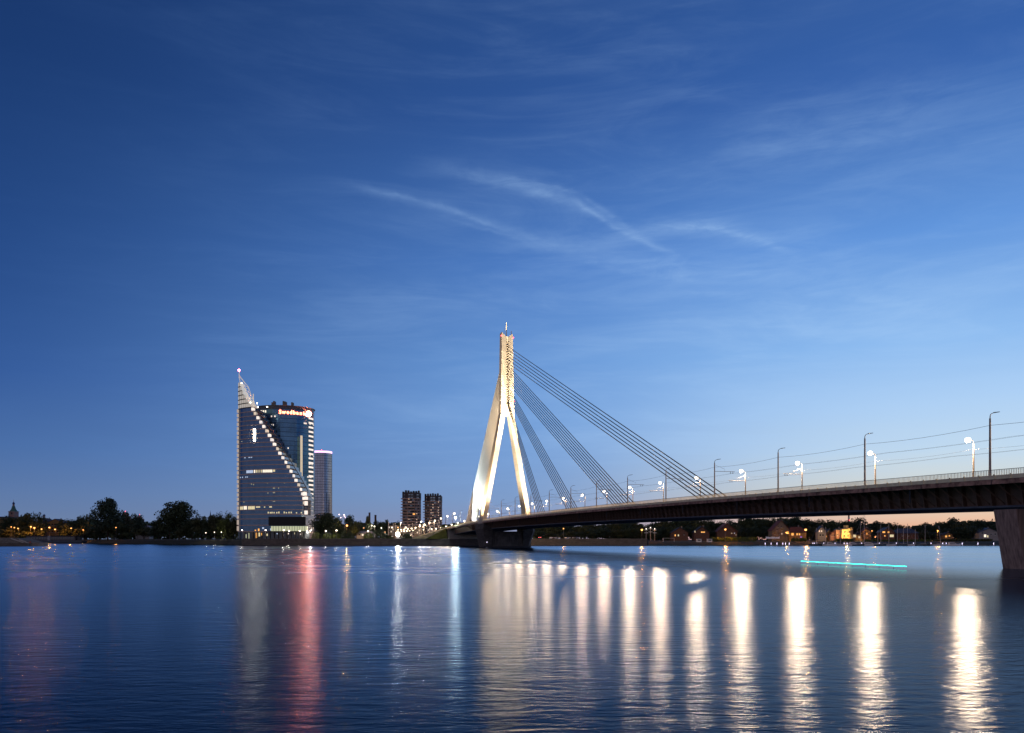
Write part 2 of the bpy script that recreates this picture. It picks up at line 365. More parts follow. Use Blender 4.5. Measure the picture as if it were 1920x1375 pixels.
# ------------------------------------------------------------------ bridge
BX, BY = -2.8, 414.0; BA = atan2(-.9661, .2580)
def R(s):
    def base(q): return 14.87-3.6e-5*(q-110)**2-(1.3e-4*q*q if q < 0 else 0)
    if s < -110: return max(base(-110)+(s+110)*.036, 5.6)
    return base(s)
def BP(s, w, zc): return (BX+.2580*s+.9661*w, BY-.9661*s+.2580*w, zc)
bridge = thing('cable_stayed_bridge', (BX, BY, 0), 'long cable-stayed road bridge with a floodlit A-shaped pylon crossing the river', 'bridge', rz=BA)
S0, S1 = -96.0, 460.0
def strip(m, secs, s0, s1, n):                  # sweep a (w, dz) section along the deck curve
    ss = [s0+(s1-s0)*k/n for k in range(n+1)]
    m.loft([[(s, w, R(s)+dz) for w, dz in secs][::-1] for s in ss])
m = MB(); strip(m, [(-14, -1.3), (14, -1.3), (14, -1.05), (-14, -1.05)], S0, S1, 90); m.build('deck_slab', concrete_d, bridge)
m = MB(); strip(m, [(-9, -1.045), (9, -1.045), (9, -1.02), (-9, -1.02)], S0, S1, 90); m.build('roadway', asphalt, bridge)
for sgn in (-1, 1):
    m = MB(); a, c = sorted((sgn*14.06, sgn*13.7)); strip(m, [(a, -1.95), (c, -1.95), (c, -1.302), (a, -1.302)], S0, S1, 90); m.build('fascia_beam', rust, bridge)
    m = MB(); a, c = sorted((sgn*14.12, sgn*13.85)); strip(m, [(a, -1.30), (c, -1.30), (c, -.76), (a, -.76)], S0, S1, 90); cb = m.build('parapet_curb', cream, bridge)
    if sgn < 0:
        m = MB(); m.box(-.09, .09, -.10, .0, 0, .66); pm = m.mesh('parapet_post', cream)
        for k in range(150):
            s = S1-60-2.5*k
            if s < 60: break
            obj('parapet_post', pm, cb, (s, -14.12, R(s)-1.30))
    m = MB(); strip(m, [(sgn*13.98-.05, -.06), (sgn*13.98+.05, -.06), (sgn*13.98+.05, 0), (sgn*13.98-.05, 0)], S0, S1, 90); hr = m.build('handrail', steel_d, bridge)
    m = MB(); s = S1
    while s > S0:
        m.box(s-.025, s+.025, sgn*13.98-.03, sgn*13.98+.03, R(s)-.76, R(s)-.05); s -= .26 if s > 120 else .4
    m.build('baluster', cream, hr, kind='stuff')
m = MB(); strip(m, [(-9.2, -4.7), (9.2, -4.7), (9.8, -1.31), (-9.8, -1.31)], S0, S1, 90); girder = m.build('box_girder', steel_b, bridge)
m = MB(); strip(m, [(-9.9, -4.98), (9.9, -4.98), (9.9, -4.71), (-9.9, -4.71)], S0, S1, 90); m.build('bottom_flange', soffit, girder)
m = MB(); strip(m, [(-9.68, -3.25), (-9.52, -3.25), (-9.52, -3.15), (-9.68, -3.15)], S0, S1, 90); m.build('web_stringer', steel_b, girder)
# stiffeners and cantilever struts, one object each along the visible side
m = MB(); m.hexa([(-.16, -.35, -3.4), (.16, -.35, -3.4), (.16, .4, -3.4), (-.16, .4, -3.4)], [(-.16, -.95, 0), (.16, -.95, 0), (.16, .4, 0), (-.16, .4, 0)]); sm = m.mesh('web_stiffener', steel_b)
m = MB(); m.tube([(0, -4.1, -.65), (0, -.1, -3.25)], .11, 4); tm = m.mesh('cantilever_strut', steel_b)
for k in range(170):
    s = 378-2.5*k
    if s < -40: break
    obj('web_stiffener', sm, girder, (s, -9.55, R(s)-1.32)); obj('cantilever_strut', tm, girder, (s-.45, -9.5, R(s)-1.32))
m = MB(); m.tube([(0, 0, -.2), (0, 0, -2.6)], .12, 6); dpm = m.mesh('drain_pipe', steel_d)
m = MB(); m.box(-.04, .04, -.03, .03, -.66, 0); jm = m.mesh('fascia_joint', darkp)
for k in range(30):
    s = 352-12.5*k; obj('fascia_joint', jm, bridge, (s, -14.08, R(s)-1.29))
    if k % 2 == 0: obj('drain_pipe', dpm, bridge, (s-3, -13.4, R(s)-1.32))
# pylon
pyl = MB()
def ringat(zc, cw, hw, dp): return [(-dp/2, cw-hw, zc), (dp/2, cw-hw, zc), (dp/2, cw+hw, zc), (-dp/2, cw+hw, zc)]
m = MB(); m.loft([ringat(10.0, -13.75, 1.1, 9.6), ringat(14, -13.0, 1.1, 9.2), ringat(68, -2.75, 1.3, 5.5), ringat(70.6, -2.25, 1.38, 5.4)]); m.build('pylon_leg', concrete, bridge)
m = MB(); m.loft([ringat(9.0, 12.1, 1.1, 9.3), ringat(14, 11.15, 1.1, 9), ringat(68, 2.3, 1.3, 5.5), ringat(70.6, 1.85, 1.38, 5.4)]); m.build('pylon_leg', concrete, bridge)
m = MB()
m.loft([ringat(68.9, -.2, 1.0, 5.0), ringat(74.5, -.2, 1.1, 5.0)])
m.loft([ringat(74.5, -.2, .9, 4.0), ringat(107.6, -.2, .85, 3.4)])
m.loft([ringat(107.6, -.2, .9, 4.1), ringat(110.0, -.2, .9, 4.0)])
pc = m.build('pylon_core', concrete, bridge)
m = MB()
for k in range(25):
    zc = 75.4+1.3*k; m.box(-2.15, 2.15, -.7, .3, zc, zc+.3)
m.build('anchor_block', mat('anchor_steel', (.50, .42, .30), .6), pc, kind='stuff')
for sg in (-1, 1):
    m = MB(); o_ = 3.65; i_ = .85
    def rr(zc, i, o, dp, zi=None):
        zi = zc if zi is None else zi
        a, c = sorted(((-.2+sg*i), (-.2+sg*o))); za, zb = (zi, zc) if sg > 0 else (zc, zi)
        return [(-dp/2, a, za), (dp/2, a, za), (dp/2, c, zb), (-dp/2, c, zb)]
    m.loft([rr(70.61, .55, 3.6, 5.4), rr(78, .85, 3.45, 5.1), rr(109.2, .85, 3.0, 4.3), rr(112.3 if sg < 0 else 111.6, .95, 2.95, 4.3, 110.2)])
    m.build('pylon_shaft', concrete, bridge)
m = MB(); m.tube([(0, -.2, 110), (0, -.2, 117.8)], [.28, .2]); m.build('mast', cream, bridge)
m = MB(); m.tube([(0, -1.3, 110.6), (0, -1.3, 115.4)], .08); m.tube([(0, -1.3, 112.2), (0, 0, 112.2)], .06); m.tube([(.5, 2.4, 111.3), (.5, 2.4, 113.4)], .22); m.build('antenna', white, bridge)
for w, zc, e in ((-3.45, 110.2, e_red2), (3.0, 109.6, e_red2), (-4.0, 76.5, e_cream), (3.5, 76.2, e_red2)):
    m = MB(); m.ball((2.3, w, zc), .32, 8, 5); m.build('warning_light', e, bridge)
# stay cables: (anchor s range, count, pylon z range), two parallel planes
def cables(lst, matf, rad):
    for (sa, sb, n, za, zb) in lst:
        for k in range(n):
            tt = k/(n-1); s = sa+(sb-sa)*tt; zt = za+(zb-za)*tt
            for w in ((-.2,) if s > 0 else (-.42, .02)):
                m = MB(); m.tube([(s, w, R(s)-1.0), (2.1 if s > 0 else -2.1, w, zt)], rad, 6); m.build('stay_cable', matf, bridge)
cables([(225.5, 211.5, 6, 104.9, 96.4), (168.5, 151, 8, 95.2, 86.2), (114, 101.5, 6, 84.8, 79), (70, 59.5, 5, 78.2, 74.6)], cablem, .15)
cables([(-109, -78, 25, 104.9, 74.6)], cablew, .16)
m = MB()
for k in range(12): m.box(-112+3*k, -110.2+3*k, -1.8, 1.4, R(-95)-2.2, R(-95)-.2)
m.build('backstay_anchor_block', concrete, bridge, kind='stuff')
# pylon pier
m = MB()
def hexr(zc, w0, w1, hs, ch): return [(-hs, w0+ch, zc), (0, w0, zc), (hs, w0+ch, zc), (hs, w1, zc), (-hs, w1, zc)]
m.loft([hexr(-1, -14.6, -9.0, 5.0, 2.6), hexr(3, -15.4, -9.0, 5.6, 2.6), hexr(9.5, -17.0, -8.8, 6.6, 2.8), hexr(12.2, -16.6, -8.8, 6.2, 2.8)]); pier = m.build('pylon_pier', granite, bridge)
m = MB()
def hexr2(zc, w0, w1, hs, ch): return [(-hs, w0, zc), (hs, w0, zc), (hs, w1-ch, zc), (0, w1, zc), (-hs, w1-ch, zc)]
m.loft([hexr2(-1, 7.5, 12.6, 5.0, 2.6), hexr2(3, 7.5, 13.4, 5.6, 2.6), hexr2(8.4, 7.3, 15.4, 6.5, 2.8), hexr2(9.6, 7.3, 15.2, 6.3, 2.8)]); m.build('pier_end_block', granite, pier)
m = MB(); m.loft([[(-4.2, -9, z_), (4.2, -9, z_), (4.2, 7.6, z_), (-4.2, 7.6, z_)] for z_ in (-1, 8.2)]); m.build('pier_wall', concrete_d, pier)
m = MB()
for k in range(14): m.box(4.2, 4.55, -8.4+1.15*k, -8.0+1.15*k, .5, 7.9)
m.build('pier_rib', concrete_d, pier, kind='stuff')
m = MB(); m.loft([[(-6.6, -13.5, z_), (6.6, -13.5, z_), (8.2, -6, z_), (8.2, 6, z_), (6.6, 11.5, z_), (-6.6, 11.5, z_)] for z_ in (-1, .5)]); m.build('pier_footing', darkp, pier)
m = MB(); m.ball((6.9, -12.2, 2.6), .18, 6, 4); m.build('channel_light', e_mar, pier)
# river pier close to the camera (right)
def riverpier(sc):
    m = MB()
    def rg(zc, w0, w1, hs): return [(sc-hs, w0, zc), (sc+hs, w0, zc), (sc+hs, w1, zc), (sc-hs, w1, zc)]
    m.loft([rg(-1.5, -11.0, 10.8, 1.7), rg(8.0, -12.85, 12.85, 1.75)]); pr = m.build('river_pier', board, bridge)
    m = MB(); m.box(sc-1.2, sc+1.2, -9.2, -5.4, 8.02, 8.6); m.box(sc-1.2, sc+1.2, 5.4, 9.2, 8.02, 8.6); m.build('bearing', steel_d, pr)
riverpier(315.4); riverpier(405)
# abutment and approach embankment
m = MB(); m.box(-99, -95, -13.8, 13.8, -1, 10.4); m.build('abutment', concrete, bridge)
emb = MB(); segs = [-96, -110, -130, -160, -200, -260, -340, -450, -640]
prev = None
for s in segs:
    zt = R(s)-1.05; sl = (zt-4.3)*1.9
    row = [(s, -15-sl, 4.35), (s, -15, zt), (s, -10, zt+.01), (s, 10, zt+.01), (s, 15, zt), (s, 15+sl, 4.35)]
    if prev:
        for k in range(5):
            emb.cur = 1 if k == 2 else 0; emb.face([prev[k+1], prev[k], row[k], row[k+1]])
    prev = row
r0 = [(-96, -15-(R(-96)-1.05-4.3)*1.9, 4.35), (-96, -15, R(-96)-1.05), (-96, -14, 4.3)]; emb.face(r0); emb.face([(a_, -b_, c_) for a_, b_, c_ in r0][::-1])
o = emb.build('road_embankment', [grass, asphalt], kind='structure'); o.location = (BX, BY, 0); o.rotation_euler = (0, 0, BA)
m = MB()
for sg in (-1, 1):
    for k in range(30):
        s = -100-6*k; m.box(s-3, s+3, sg*14-.12, sg*14+.12, R(s)-1.2, R(s)-.35)
o = m.build('approach_parapet', cream); tag(o, 'low pale parapet along the approach road left of the pylon', 'parapet'); o.location = (BX, BY, 0); o.rotation_euler = (0, 0, BA)

# floodlights standing on the deck by the pylon
fl_m = MB(); fl_m.box(-.35, .35, -.3, .3, 0, .5); fl_m.tube([(0, 0, .5), (0, 0, .8)], .05)
flh = MB(); flh.hexa([(-.4, -.4, .8), (.4, -.4, .8), (.4, .4, .8), (-.4, .4, .8)], [(-.55, -.45, 1.3), (.55, -.45, 1.3), (.55, .45, 1.3), (-.55, .45, 1.3)])
fbm = fl_m.mesh('base', darkp); fhm = flh.mesh('floodlight_head', greyp)
def flood(s, w, aim, power, col, size, label, dz=0.0):
    p = BP(s, w, R(s)-1.02+dz); r = thing('floodlight', p, label, 'floodlight', 'floodlights at the pylon', rz=BA)
    obj('base', fbm, r); obj('floodlight_head', fhm, r)
    a = (aim[0]-s, aim[1]-w, aim[2]-p[2])
    light('spot_lamp', r, (0, 0, 1.5), power, col, 2.4 if s > 0 else .5, 'SPOT', aim=a, size=size, blend=.7)
WARM = (1, .80, .55)
flood(26, -8.5, (0, -5, 62), 240e3, WARM, 95, 'floodlight on the near lane aimed up at the near pylon leg')
flood(26, 8.0, (0, 4, 62), 240e3, WARM, 95, 'floodlight beyond the road aimed up at the far pylon leg')
flood(46, -8.8, (0, -.2, 90), 1500e3, WARM, 38, 'floodlight on the near lane aimed at the pylon top')
flood(46, 8.8, (0, -.2, 90), 1500e3, WARM, 38, 'floodlight on the far lane aimed at the pylon top')
flood(3, -20, (0, -5, 60), 150e3, (1, .70, .38), 100, 'floodlight outside the near parapet aimed at the side face of the pylon')
flood(-62, -2.2, (-45, -.2, 60), 140e3, (.92, .98, 1), 85, 'cool white floodlight under the backstays, nearer the pylon')
flood(-84, -3.5, (-50, -.2, 50), 200e3, (.86, 1, .98), 80, 'cool white floodlight under the backstays, at their foot')

# ------------------------------------------------------------------ street lamps on the bridge
def tubeM(name, pts, r, mt, n=8): m = MB(); m.tube(pts, r, n); return m.mesh(name, mt)
pole_me = tubeM('pole', [(0, 0, 0), (0, 0, 8.3)], [.17, .12], polem)
pole_far = tubeM('pole', [(0, 0, 0), (0, 0, 8.3)], [.17, .12], mat('pole_darkened_under_lamp', (.10, .085, .075), .5))  # pole colour darkened to offset the strong lamplight on it
arm_me = tubeM('arm', [(0, 0, 8.3), (0, .02, 8.65), (0, .15, 8.9), (0, .45, 9.06), (0, .75, 9.12)], [.07, .06, .05, .045, .04], steel_d, 6)
m = MB(); m.hexa([(-.11, .65, 9.06), (.11, .65, 9.06), (.14, 1.55, 9.22), (-.14, 1.55, 9.22)], [(-.09, .65, 9.20), (.09, .65, 9.20), (.10, 1.55, 9.31), (-.10, 1.55, 9.31)]); head_me = m.mesh('lamp_head', darkp)
m = MB(); m.ball((0, 1.25, 9.0), .52, 12, 8, .9); glare_globe_me = m.mesh('lamp_glass', e_lamp)  # globe enlarged to stand for the lamp's glare
m = MB(); m.tube([(0, 0, 6.4), (0, 5.2, 6.4)], .055, 6); m.tube([(0, 0, 7.9), (0, 2.6, 6.95), (0, 2.6, 6.4)], .025, 4)
brk_me = m.mesh('bracket_arm', polem); brk_far = brk_me.copy(); brk_far.materials[0] = mat('bracket_darkened_under_lamp', (.07, .06, .06), .6)  # darker copy for lit lamps, offsetting the light on the arm
m = MB()
for y_ in (4.1, 4.7): m.tube([(0, y_, 6.4), (0, y_, 6.02)], .05, 5); m.box(-.16, .16, y_-.05, y_+.05, 5.96, 6.05)
ins_me = m.mesh('insulator', darkp)
def post(s, w, side, lit, bracket, label, group, power=5200, zoff=0.0):
    """side +1: arm reaches towards +w (near posts), -1: towards -w (far posts)"""
    zc = R(s)-1.02+zoff
    r = thing('street_lamp', BP(s, w, zc), label, 'street lamp', group, rz=BA+(0 if side > 0 else pi))
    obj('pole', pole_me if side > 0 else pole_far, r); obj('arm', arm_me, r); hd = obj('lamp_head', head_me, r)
    if lit:
        obj('lamp_glass', glare_globe_me, hd); light('bulb', r, (0, 1.3, 8.3), power, (1, .66, .39), .14)
    if bracket:
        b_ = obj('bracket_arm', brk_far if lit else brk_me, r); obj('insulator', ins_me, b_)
    return r
def post_s(xpx, K, w):                           # position along the bridge from the spacing measured in the photo
    Y = K/(xpx-565); return (BY+.258*w-Y)/.9661
near_lbl = 'unlit street lamp on the near side of the bridge, %s from the right'
near = []; far = []
for n in range(-1, 29):
    s = 320.2-25.05*n-8.0
    s = (BY-.258*12.25-24.2*(4.5+n))/.9661
    lit = n >= 16
    lab = ('lit street lamp on the near side of the approach road, %s after the pylon' % ordn(n-16)) if lit else near_lbl % ordn(max(n, 0))
    if n == -1: lab = 'unlit street lamp on the near side of the bridge, just outside the picture at right'
    near.append((s, post(s, -12.25, 1, lit, n >= 3, lab, 'street lamps on the near side of the bridge', 2000 if lit else 0)))
for n in range(-1, 36):
    s = (BY+.258*12.25-24.2*(5.84+n))/.9661
    lab = 'lit street lamp on the far side of the bridge, %s from the right' % ordn(max(n, 0))
    if n == -1: lab = 'lit street lamp on the far side of the bridge, just outside the picture at right'
    far.append((s, post(s, 12.25, -1, True, n >= 2, lab, 'street lamps on the far side of the bridge', (12500, 12500, 12500, 12000, 11500, 11000, 10500)[max(n, 0)] if n < 7 else 9500 if n < 22 else 2500)))
def wire(ps, w, dz, sag, r, label, offs=(0,)):
    m = MB()
    for o_ in offs:
        for (a, _), (c, _) in zip(ps, ps[1:]):
            pts = []
            for k in range(7):
                tt = k/6; s = a+(c-a)*tt; pts.append((s, w+o_, R(a)*(1-tt)+R(c)*tt-1.02+dz-4*sag*tt*(1-tt)))
            m.tube(pts, r, 4)
    o = m.build('overhead_wire', wirem); o.location = (BX, BY, 0); o.rotation_euler = (0, 0, BA)
    return tag(o, label, 'overhead wire', 'overhead wires along the bridge')
NB = near[:22]; FB = far[:24]
wire(NB, -12.2, 7.35, .35, .022, 'thick feeder wire strung between the tops of the near lamp posts')
wire(NB, -7.8, 6.0, .15, .012, 'pair of thin trolley wires above the near lanes', (-.3, .3))
wire(FB, 12.2, 7.35, .35, .014, 'feeder wire strung between the tops of the far lamp posts')
wire(FB, 7.8, 6.0, .15, .012, 'pair of thin trolley wires above the far lanes', (-.3, .3))

# ------------------------------------------------------------------ glass headquarters tower with pointed sail
SY = 575.0; sx = F/SY
TX, TY = PX(517, SY), 600.0
tower = thing('glass_tower', (TX, TY, 4.4), 'tall blue glass office tower with stepped diagonal edge, lit spire and orange sign', 'office tower')
def tz(y): return PZ(y, SY)-4.4
def tzl(y): return PZ(y, 592)-4.4
def frontY(x):                                   # plan curve of the front sail, x in photo px
    if x < 540: u = (540-x)/95.5; return 573.5+19*(1-sqrt(max(0, 1-u*u)))-TY
    u = (x-540)/46; return 573.5+9*(1-sqrt(max(0, 1-min(1, u)**2)))-TY
def tx(x): return PX(x, TY+frontY(x))-TX
diag = [(696, 448.6), (706, 449), (716, 452), (728, 456), (740, 462), (752, 470), (762, 476), (775, 483), (800, 499), (838, 520), (870, 540), (905, 560), (925, 569), (936, 570), (1012, 570)]
def xr(y):
    if y <= diag[0][0]: return diag[0][1]
    for (a, xa), (c, xc) in zip(diag, diag[1:]):
        if a <= y <= c: return xa+(xc-xa)*(y-a)/(c-a)
    return 570
def curve(x0, x1, off=0.0):
    n = max(2, int((x1-x0)/4)); return [(tx(x0+(x1-x0)*k/n), frontY(x0+(x1-x0)*k/n)+off) for k in range(n+1)]
def ribbon(m, pts, z0, z1, depth=14.0, cap=True):
    """solid floor volume: front follows pts, back is straight"""
    back = [(pts[-1][0], pts[0][1]+depth), (pts[0][0], pts[0][1]+depth)]
    m.prism(pts+back, z0, z1)
lines = [996.6, 985, 973, 964.5]+[964.5-8.44*k for k in range(1, 31)]
fl = [l for l in lines if l > 696]
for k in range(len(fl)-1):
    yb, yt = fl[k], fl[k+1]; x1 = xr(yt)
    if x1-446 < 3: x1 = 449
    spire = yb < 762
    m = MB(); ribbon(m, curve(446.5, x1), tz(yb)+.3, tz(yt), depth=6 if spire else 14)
    band = m.build('spire_glass' if spire else 'glass_band', mat('spotlit_glow_spire_panel', (.5, .48, .44), .3, .2, emis=(1, .9, .74), estr=.34, var=.3, scale=.6) if spire else glass_f, tower)  # spotlight on the spire panels put into their material as glow
    m = MB(); m.prism([(a, c-.35) for a, c in curve(446.2, x1+.3)]+[(a, c+.4) for a, c in curve(446.2, x1+.3)][::-1], tz(yb)-.3, tz(yb)+.32)
    m.build('slab_edge', darkp if spire else slabm, tower)
    m = MB(); x = 449.0
    while x < x1-1:
        m.box(tx(x)-.05, tx(x)+.05, frontY(x)-.12, frontY(x)+.1, tz(yb)+.3, tz(yt)-.12); x += 2.35 if not spire else 4
    if m.v: m.build('mullion', mull if not spire else darkp, band, kind='stuff')
    if not spire:
        m = MB(); m.box(tx(446.2), tx(447.9), frontY(448)-1.0, frontY(447)-.4, tz(yb)+.5, tz(yt)-.5); m.build('edge_light', E('edge_strip_glow', (1, .80, .68), .42), band)
    if 940 > yt and not spire:                   # stepped terrace with a lit end bay
        xe = x1+(.5 if yt > 800 else 0)
        yy = frontY(x1)
        m = MB(); m.box(tx(xe-(2.7+.8*sin(k*2.1) if yt > 830 else 3.6)), tx(xe), yy-.8, yy+3, tz(yb)+.7, tz(yt)-.55); m.build('end_bay', (e_bay, e_bay2, e_bay, e_bay3)[(k*5) % 4], band)
        m = MB(); m.box(tx(x1), tx(x1+7), yy-.2, yy+12, tz(yb)-.1, tz(yb)+.5); m.build('terrace', concrete_d, band)
for y0, y1 in ((905, 956), ):                    # bright strip below the last step
    pass
for k in range(6):
    yb = 956-8.44*k+0.0
    if yb < 905: break
for yb, yt in ((939, 930.5), (947.3, 939), (955.8, 947.3)):
    m = MB(); m.box(tx(570.5), tx(574), frontY(570)+.5, frontY(570)+6, tz(yb)+.25, tz(yt)-.1); m.build('end_bay', e_bay, tower)
for yb, yt in ((930.5, 922), ):
    m = MB(); m.box(tx(568), tx(571.5), frontY(568)-.6, frontY(570)+6, tz(yb)+.25, tz(yt)-.1); m.build('end_bay', e_bay, tower)
# black framed bay with two lit rooms
m = MB(); m.box(tx(570.4), tx(579.6), frontY(570)-.5, frontY(570)+7, tz(966), tz(937.5)); fr_ = m.build('corner_bay', darkp, tower)
for yb, yt in ((948, 939.8), (957, 950.0), (965, 957.6)):
    m = MB(); m.box(tx(571.2), tx(578.8), frontY(570)-.62, frontY(570)-.45, tz(yb), tz(yt)); m.build('lit_room', e_bay if yt != 950.0 else greyp, fr_)
# diagonal edge beam
m = MB(); m.tube([(tx(484), frontY(484)+1, tz(772)), (tx(520), frontY(520)+1.5, tz(826)), (tx(562), frontY(562)+2.5, tz(895)), (tx(576), frontY(570)+4, tz(921))], .3, 6); m.build('diagonal_beam', mull, tower)
# lattice behind the spire
m = MB(); pr = [(449, 706), (456, 719), (463, 730), (466, 742), (470, 752), (474, 764)]
tp = [(tx(a), frontY(450)-1, tzl(c)) for a, c in pr]; tq = [(tx(a-6 if k else a-1), frontY(450)+1, tzl(c+3)) for k, (a, c) in enumerate(pr)]
m.tube(tp, .22, 5); m.tube(tq, .18, 5)
for k in range(1, len(pr)): m.tube([tp[k], tq[k]], .15, 4); m.tube([tp[k], tq[k-1]], .15, 4); m.tube([tq[k], tp[k-1]], .12, 4)
m.tube([(tx(475), frontY(475), tzl(768)), (tx(475), frontY(475), tzl(745))], .4, 5); m.tube([(tx(449), frontY(450), tzl(708)), (tx(449), frontY(450), tzl(699))], .2, 5)
m.build('spire_lattice', mat('glowing_white_steel', (.8, .76, .7), .4, emis=(1, .86, .66), estr=.35), tower)  # lattice steel glows by itself in place of light falling on it
m = MB(); m.ball((tx(448.8), frontY(450), tzl(697.5)), .75, 10, 6); m.build('beacon', e_red, tower)
for a, c in ((454, 723), (470.5, 761), (483, 763.5), (484.5, 770), (502, 771)):
    m = MB(); m.ball((tx(a), frontY(a)-1.2, tzl(c)), .45, 8, 5); m.build('spot_lamp', E('small_white_spot', (1, .88, .66), 9), tower)
# rear cylinder
RYc, RB_ = 25.0, 20.0
RX, RA_ = PX(532, TY+RYc)-TX, (588.5-475.5)/2*(TY+RYc)/F
def rtx(x): return PX(x, TY+9)-TX
def rear(th, k=1.0, off=0.0): return (RX+(RA_+off)*cos(th), RYc-(RB_+off)*sin(th))
def ell(off=0.0, n=48): return [rear(2*pi*j/n, off=off) for j in range(n)]
KR = 1.058; ytop = 766; yb = 996.0; rfl = []
while yb > ytop+4: rfl.append(yb); yb -= 8.44
for k, yb in enumerate(rfl):
    # perspective: the rear body stands further away, so keep real heights
    z0, z1 = tz(yb), tz(yb-8.44)
    z0 *= KR; z1 *= KR
    m = MB(); m.prism(ell(), z0+.05, z1-.35); bnd = m.build('rear_glass_band', glass_r, tower)
    m = MB(); m.prism(ell(.06), z1-.35, z1+.05); m.build('rear_spandrel', mat('spandrel_glass', (.035, .075, .12), .2, .6), tower)
    m = MB()
    for j in range(70):
        th = -pi*.95*(j/69)*-1+.08
        c_ = rear(th, off=.08); m.box(c_[0]-.06, c_[0]+.06, c_[1]-.08, c_[1]+.08, z0+.05, z1-.35)
    m.build('mullion', mull, bnd, kind='stuff')
    if k < len(rfl)-1:
        m = MB()
        for t0 in (.10, .21, .32):
            q0, q1, q2, q3 = rear(t0, off=.2), rear(t0+.10, off=.2), rear(t0+.10, off=-1), rear(t0, off=-1)
            m.hexa([(*q, z0+.9) for q in (q0, q1, q2, q3)][::-1], [(*q, z1-1.2) for q in (q0, q1, q2, q3)][::-1])
        m.build('corner_window', e_bay, bnd)
zr = tz(rfl[-1]-8.44)*KR
m = MB(); m.prism(ell(-.3), zr, zr+2.6); m.build('roof_crown', mull, tower)
m = MB(); m.prism(ell(.5), zr+2.6, zr+2.9); m.build('roof_rim', concrete_d, tower)
for k, (xx, h) in enumerate(((508, 3), (511, 4), (529, 4), (532, 3.6), (545, 3))):
    m = MB(); m.box(rtx(xx), rtx(xx+3), 10, 14, zr+2.9, zr+2.9+h); m.build('roof_cabin', concrete_d, tower)
m = MB(); m.box(rtx(565)-.5, rtx(565)+.9, rear(1.0)[1]-.4, rear(1.0)[1]+1, tz(907)*KR, tz(817)*KR); m.build('light_fin', mat('lit_fin_glass', (.4, .38, .3), .4, emis=(1, .82, .58), estr=.55, var=.4, scale=1.5), tower)
m = MB(); m.box(tx(476.2), tx(478.6), frontY(477)-.8, frontY(477)+.4, tz(826), tz(803)); m.build('light_fin', e_fin, tower)
# sign: letters and disc following the curved facade
def text_mesh(s, size, ext, name, font=None):
    cu = bpy.data.curves.new(name, 'FONT'); cu.body = s; cu.size = size; cu.extrude = ext; cu.align_x = 'LEFT'; cu.offset = .07; cu.resolution_u = 3
    to = bpy.data.objects.new(name, cu); COL.objects.link(to)
    me = bpy.data.meshes.new_from_object(to.evaluated_get(bpy.context.evaluated_depsgraph_get())); wd = to.dimensions.x
    bpy.data.objects.remove(to); return me
bpy.context.view_layer.update()
sgn_o = MB(); sgn_o.box(-.1, .1, -.1, .1, -.1, .1)
xx = 526.0; zsg = tz(777.2)*KR
for ch in 'Swedbank':
    me = text_mesh(ch, 4.1, .15, 'sign_letter'); me.materials.append(e_sign)
    wd = max(v.co.x for v in me.vertices)
    xl = rtx(xx)
    # angle on the ellipse at this x
    th = math.acos(max(-1, min(1, (xl+wd/2-RX)/RA_))); pxy = rear(th, off=.7)
    o = obj('sign_letter', me, tower, (pxy[0]-wd/2, pxy[1], zsg)); o.rotation_euler = (pi/2, 0, math.atan2(RB_*cos(th), RA_*sin(th))*.0)
    xx += (wd+.30)*2.36
th = math.acos((rtx(572.5)-RX)/RA_); pxy = rear(th, off=.9)
m = MB(); m.rev([(0, 0.01), (0, 2.3), (.4, 2.3), (.4, .01)], n=24); o = m.build('sign_disc', e_logo, tower); o.location = (pxy[0], pxy[1], tz(773.5)*KR); o.rotation_euler = (pi/2, 0, 0)
light('sign_disc_fill', tower, (pxy[0], pxy[1]-1.0, tz(773.5)*KR), 28000, (1, .19, .08), .4)  # unseen lamp added before the disc to strengthen its red streak on water
light('sign_fill', tower, (rtx(527), rear(2.0, off=1.2)[1], tz(773.5)*KR), 28000, (1, .19, .08), .3)  # second unseen lamp, added to widen the sign's red streak
light('entrance_lamp', tower, (tx(585), -24, tz(998)), 9000, (1, .82, .68), .2)
# lobby, screen, entrance
m = MB(); m.box(tx(510), tx(579), frontY(540)-1.5, frontY(540)+2, tz(996), tz(987)); lb = m.build('lobby_glazing', e_lobby, tower)
for xx in range(514, 578, 5):
    m = MB(); m.box(tx(xx)-.12, tx(xx)+.12, frontY(540)-1.7, frontY(540)-1.5, tz(996), tz(987)); m.build('lobby_mullion', darkp, lb)
m = MB(); m.box(tx(506.5), tx(577), frontY(540)-2.4, frontY(540)-1.6, tz(986.2), tz(969.5)); m.build('screen', black, tower)
m = MB(); m.box(tx(506), tx(579), frontY(540)-3.6, frontY(540)+2, tz(998.3), tz(996.2)); m.build('canopy', darkp, tower)
m = MB(); m.prism(curve(447, 580)+[(tx(580), 14), (tx(447), 14)], -.1, tz(997)); m.build('ground_floor_glazing', glass_k, tower)
random.seed(3)
for xx, w_, y0, y1, e in ((461, 2, 1002, 1009, e_lobby), (466, 4.5, 999.5, 1010, e_lobby), (480, 3, 999, 1009, e_orange), (485, 4, 999, 1006, e_win), (489, 2, 999.5, 1004, e_orange), (500, 2, 1001, 1005, e_win), (519, 1.6, 1000, 1002, e_win2), (540, 1.8, 1000, 1002, e_bay), (552, 2, 999, 1002, e_win), (563, 1.4, 1001, 1003, e_bay), (478, 3, 993.5, 996, e_orange), (484, 3, 991.5, 996, e_orange), (492, 3, 989, 992, e_win2), (507, 2.2, 991, 995, e_win2)):
    m = MB(); m.box(tx(xx), tx(xx+w_), frontY(xx)-.35, frontY(xx)-.1, tz(y1), tz(y0)); m.build('lit_shopfront', e, tower)
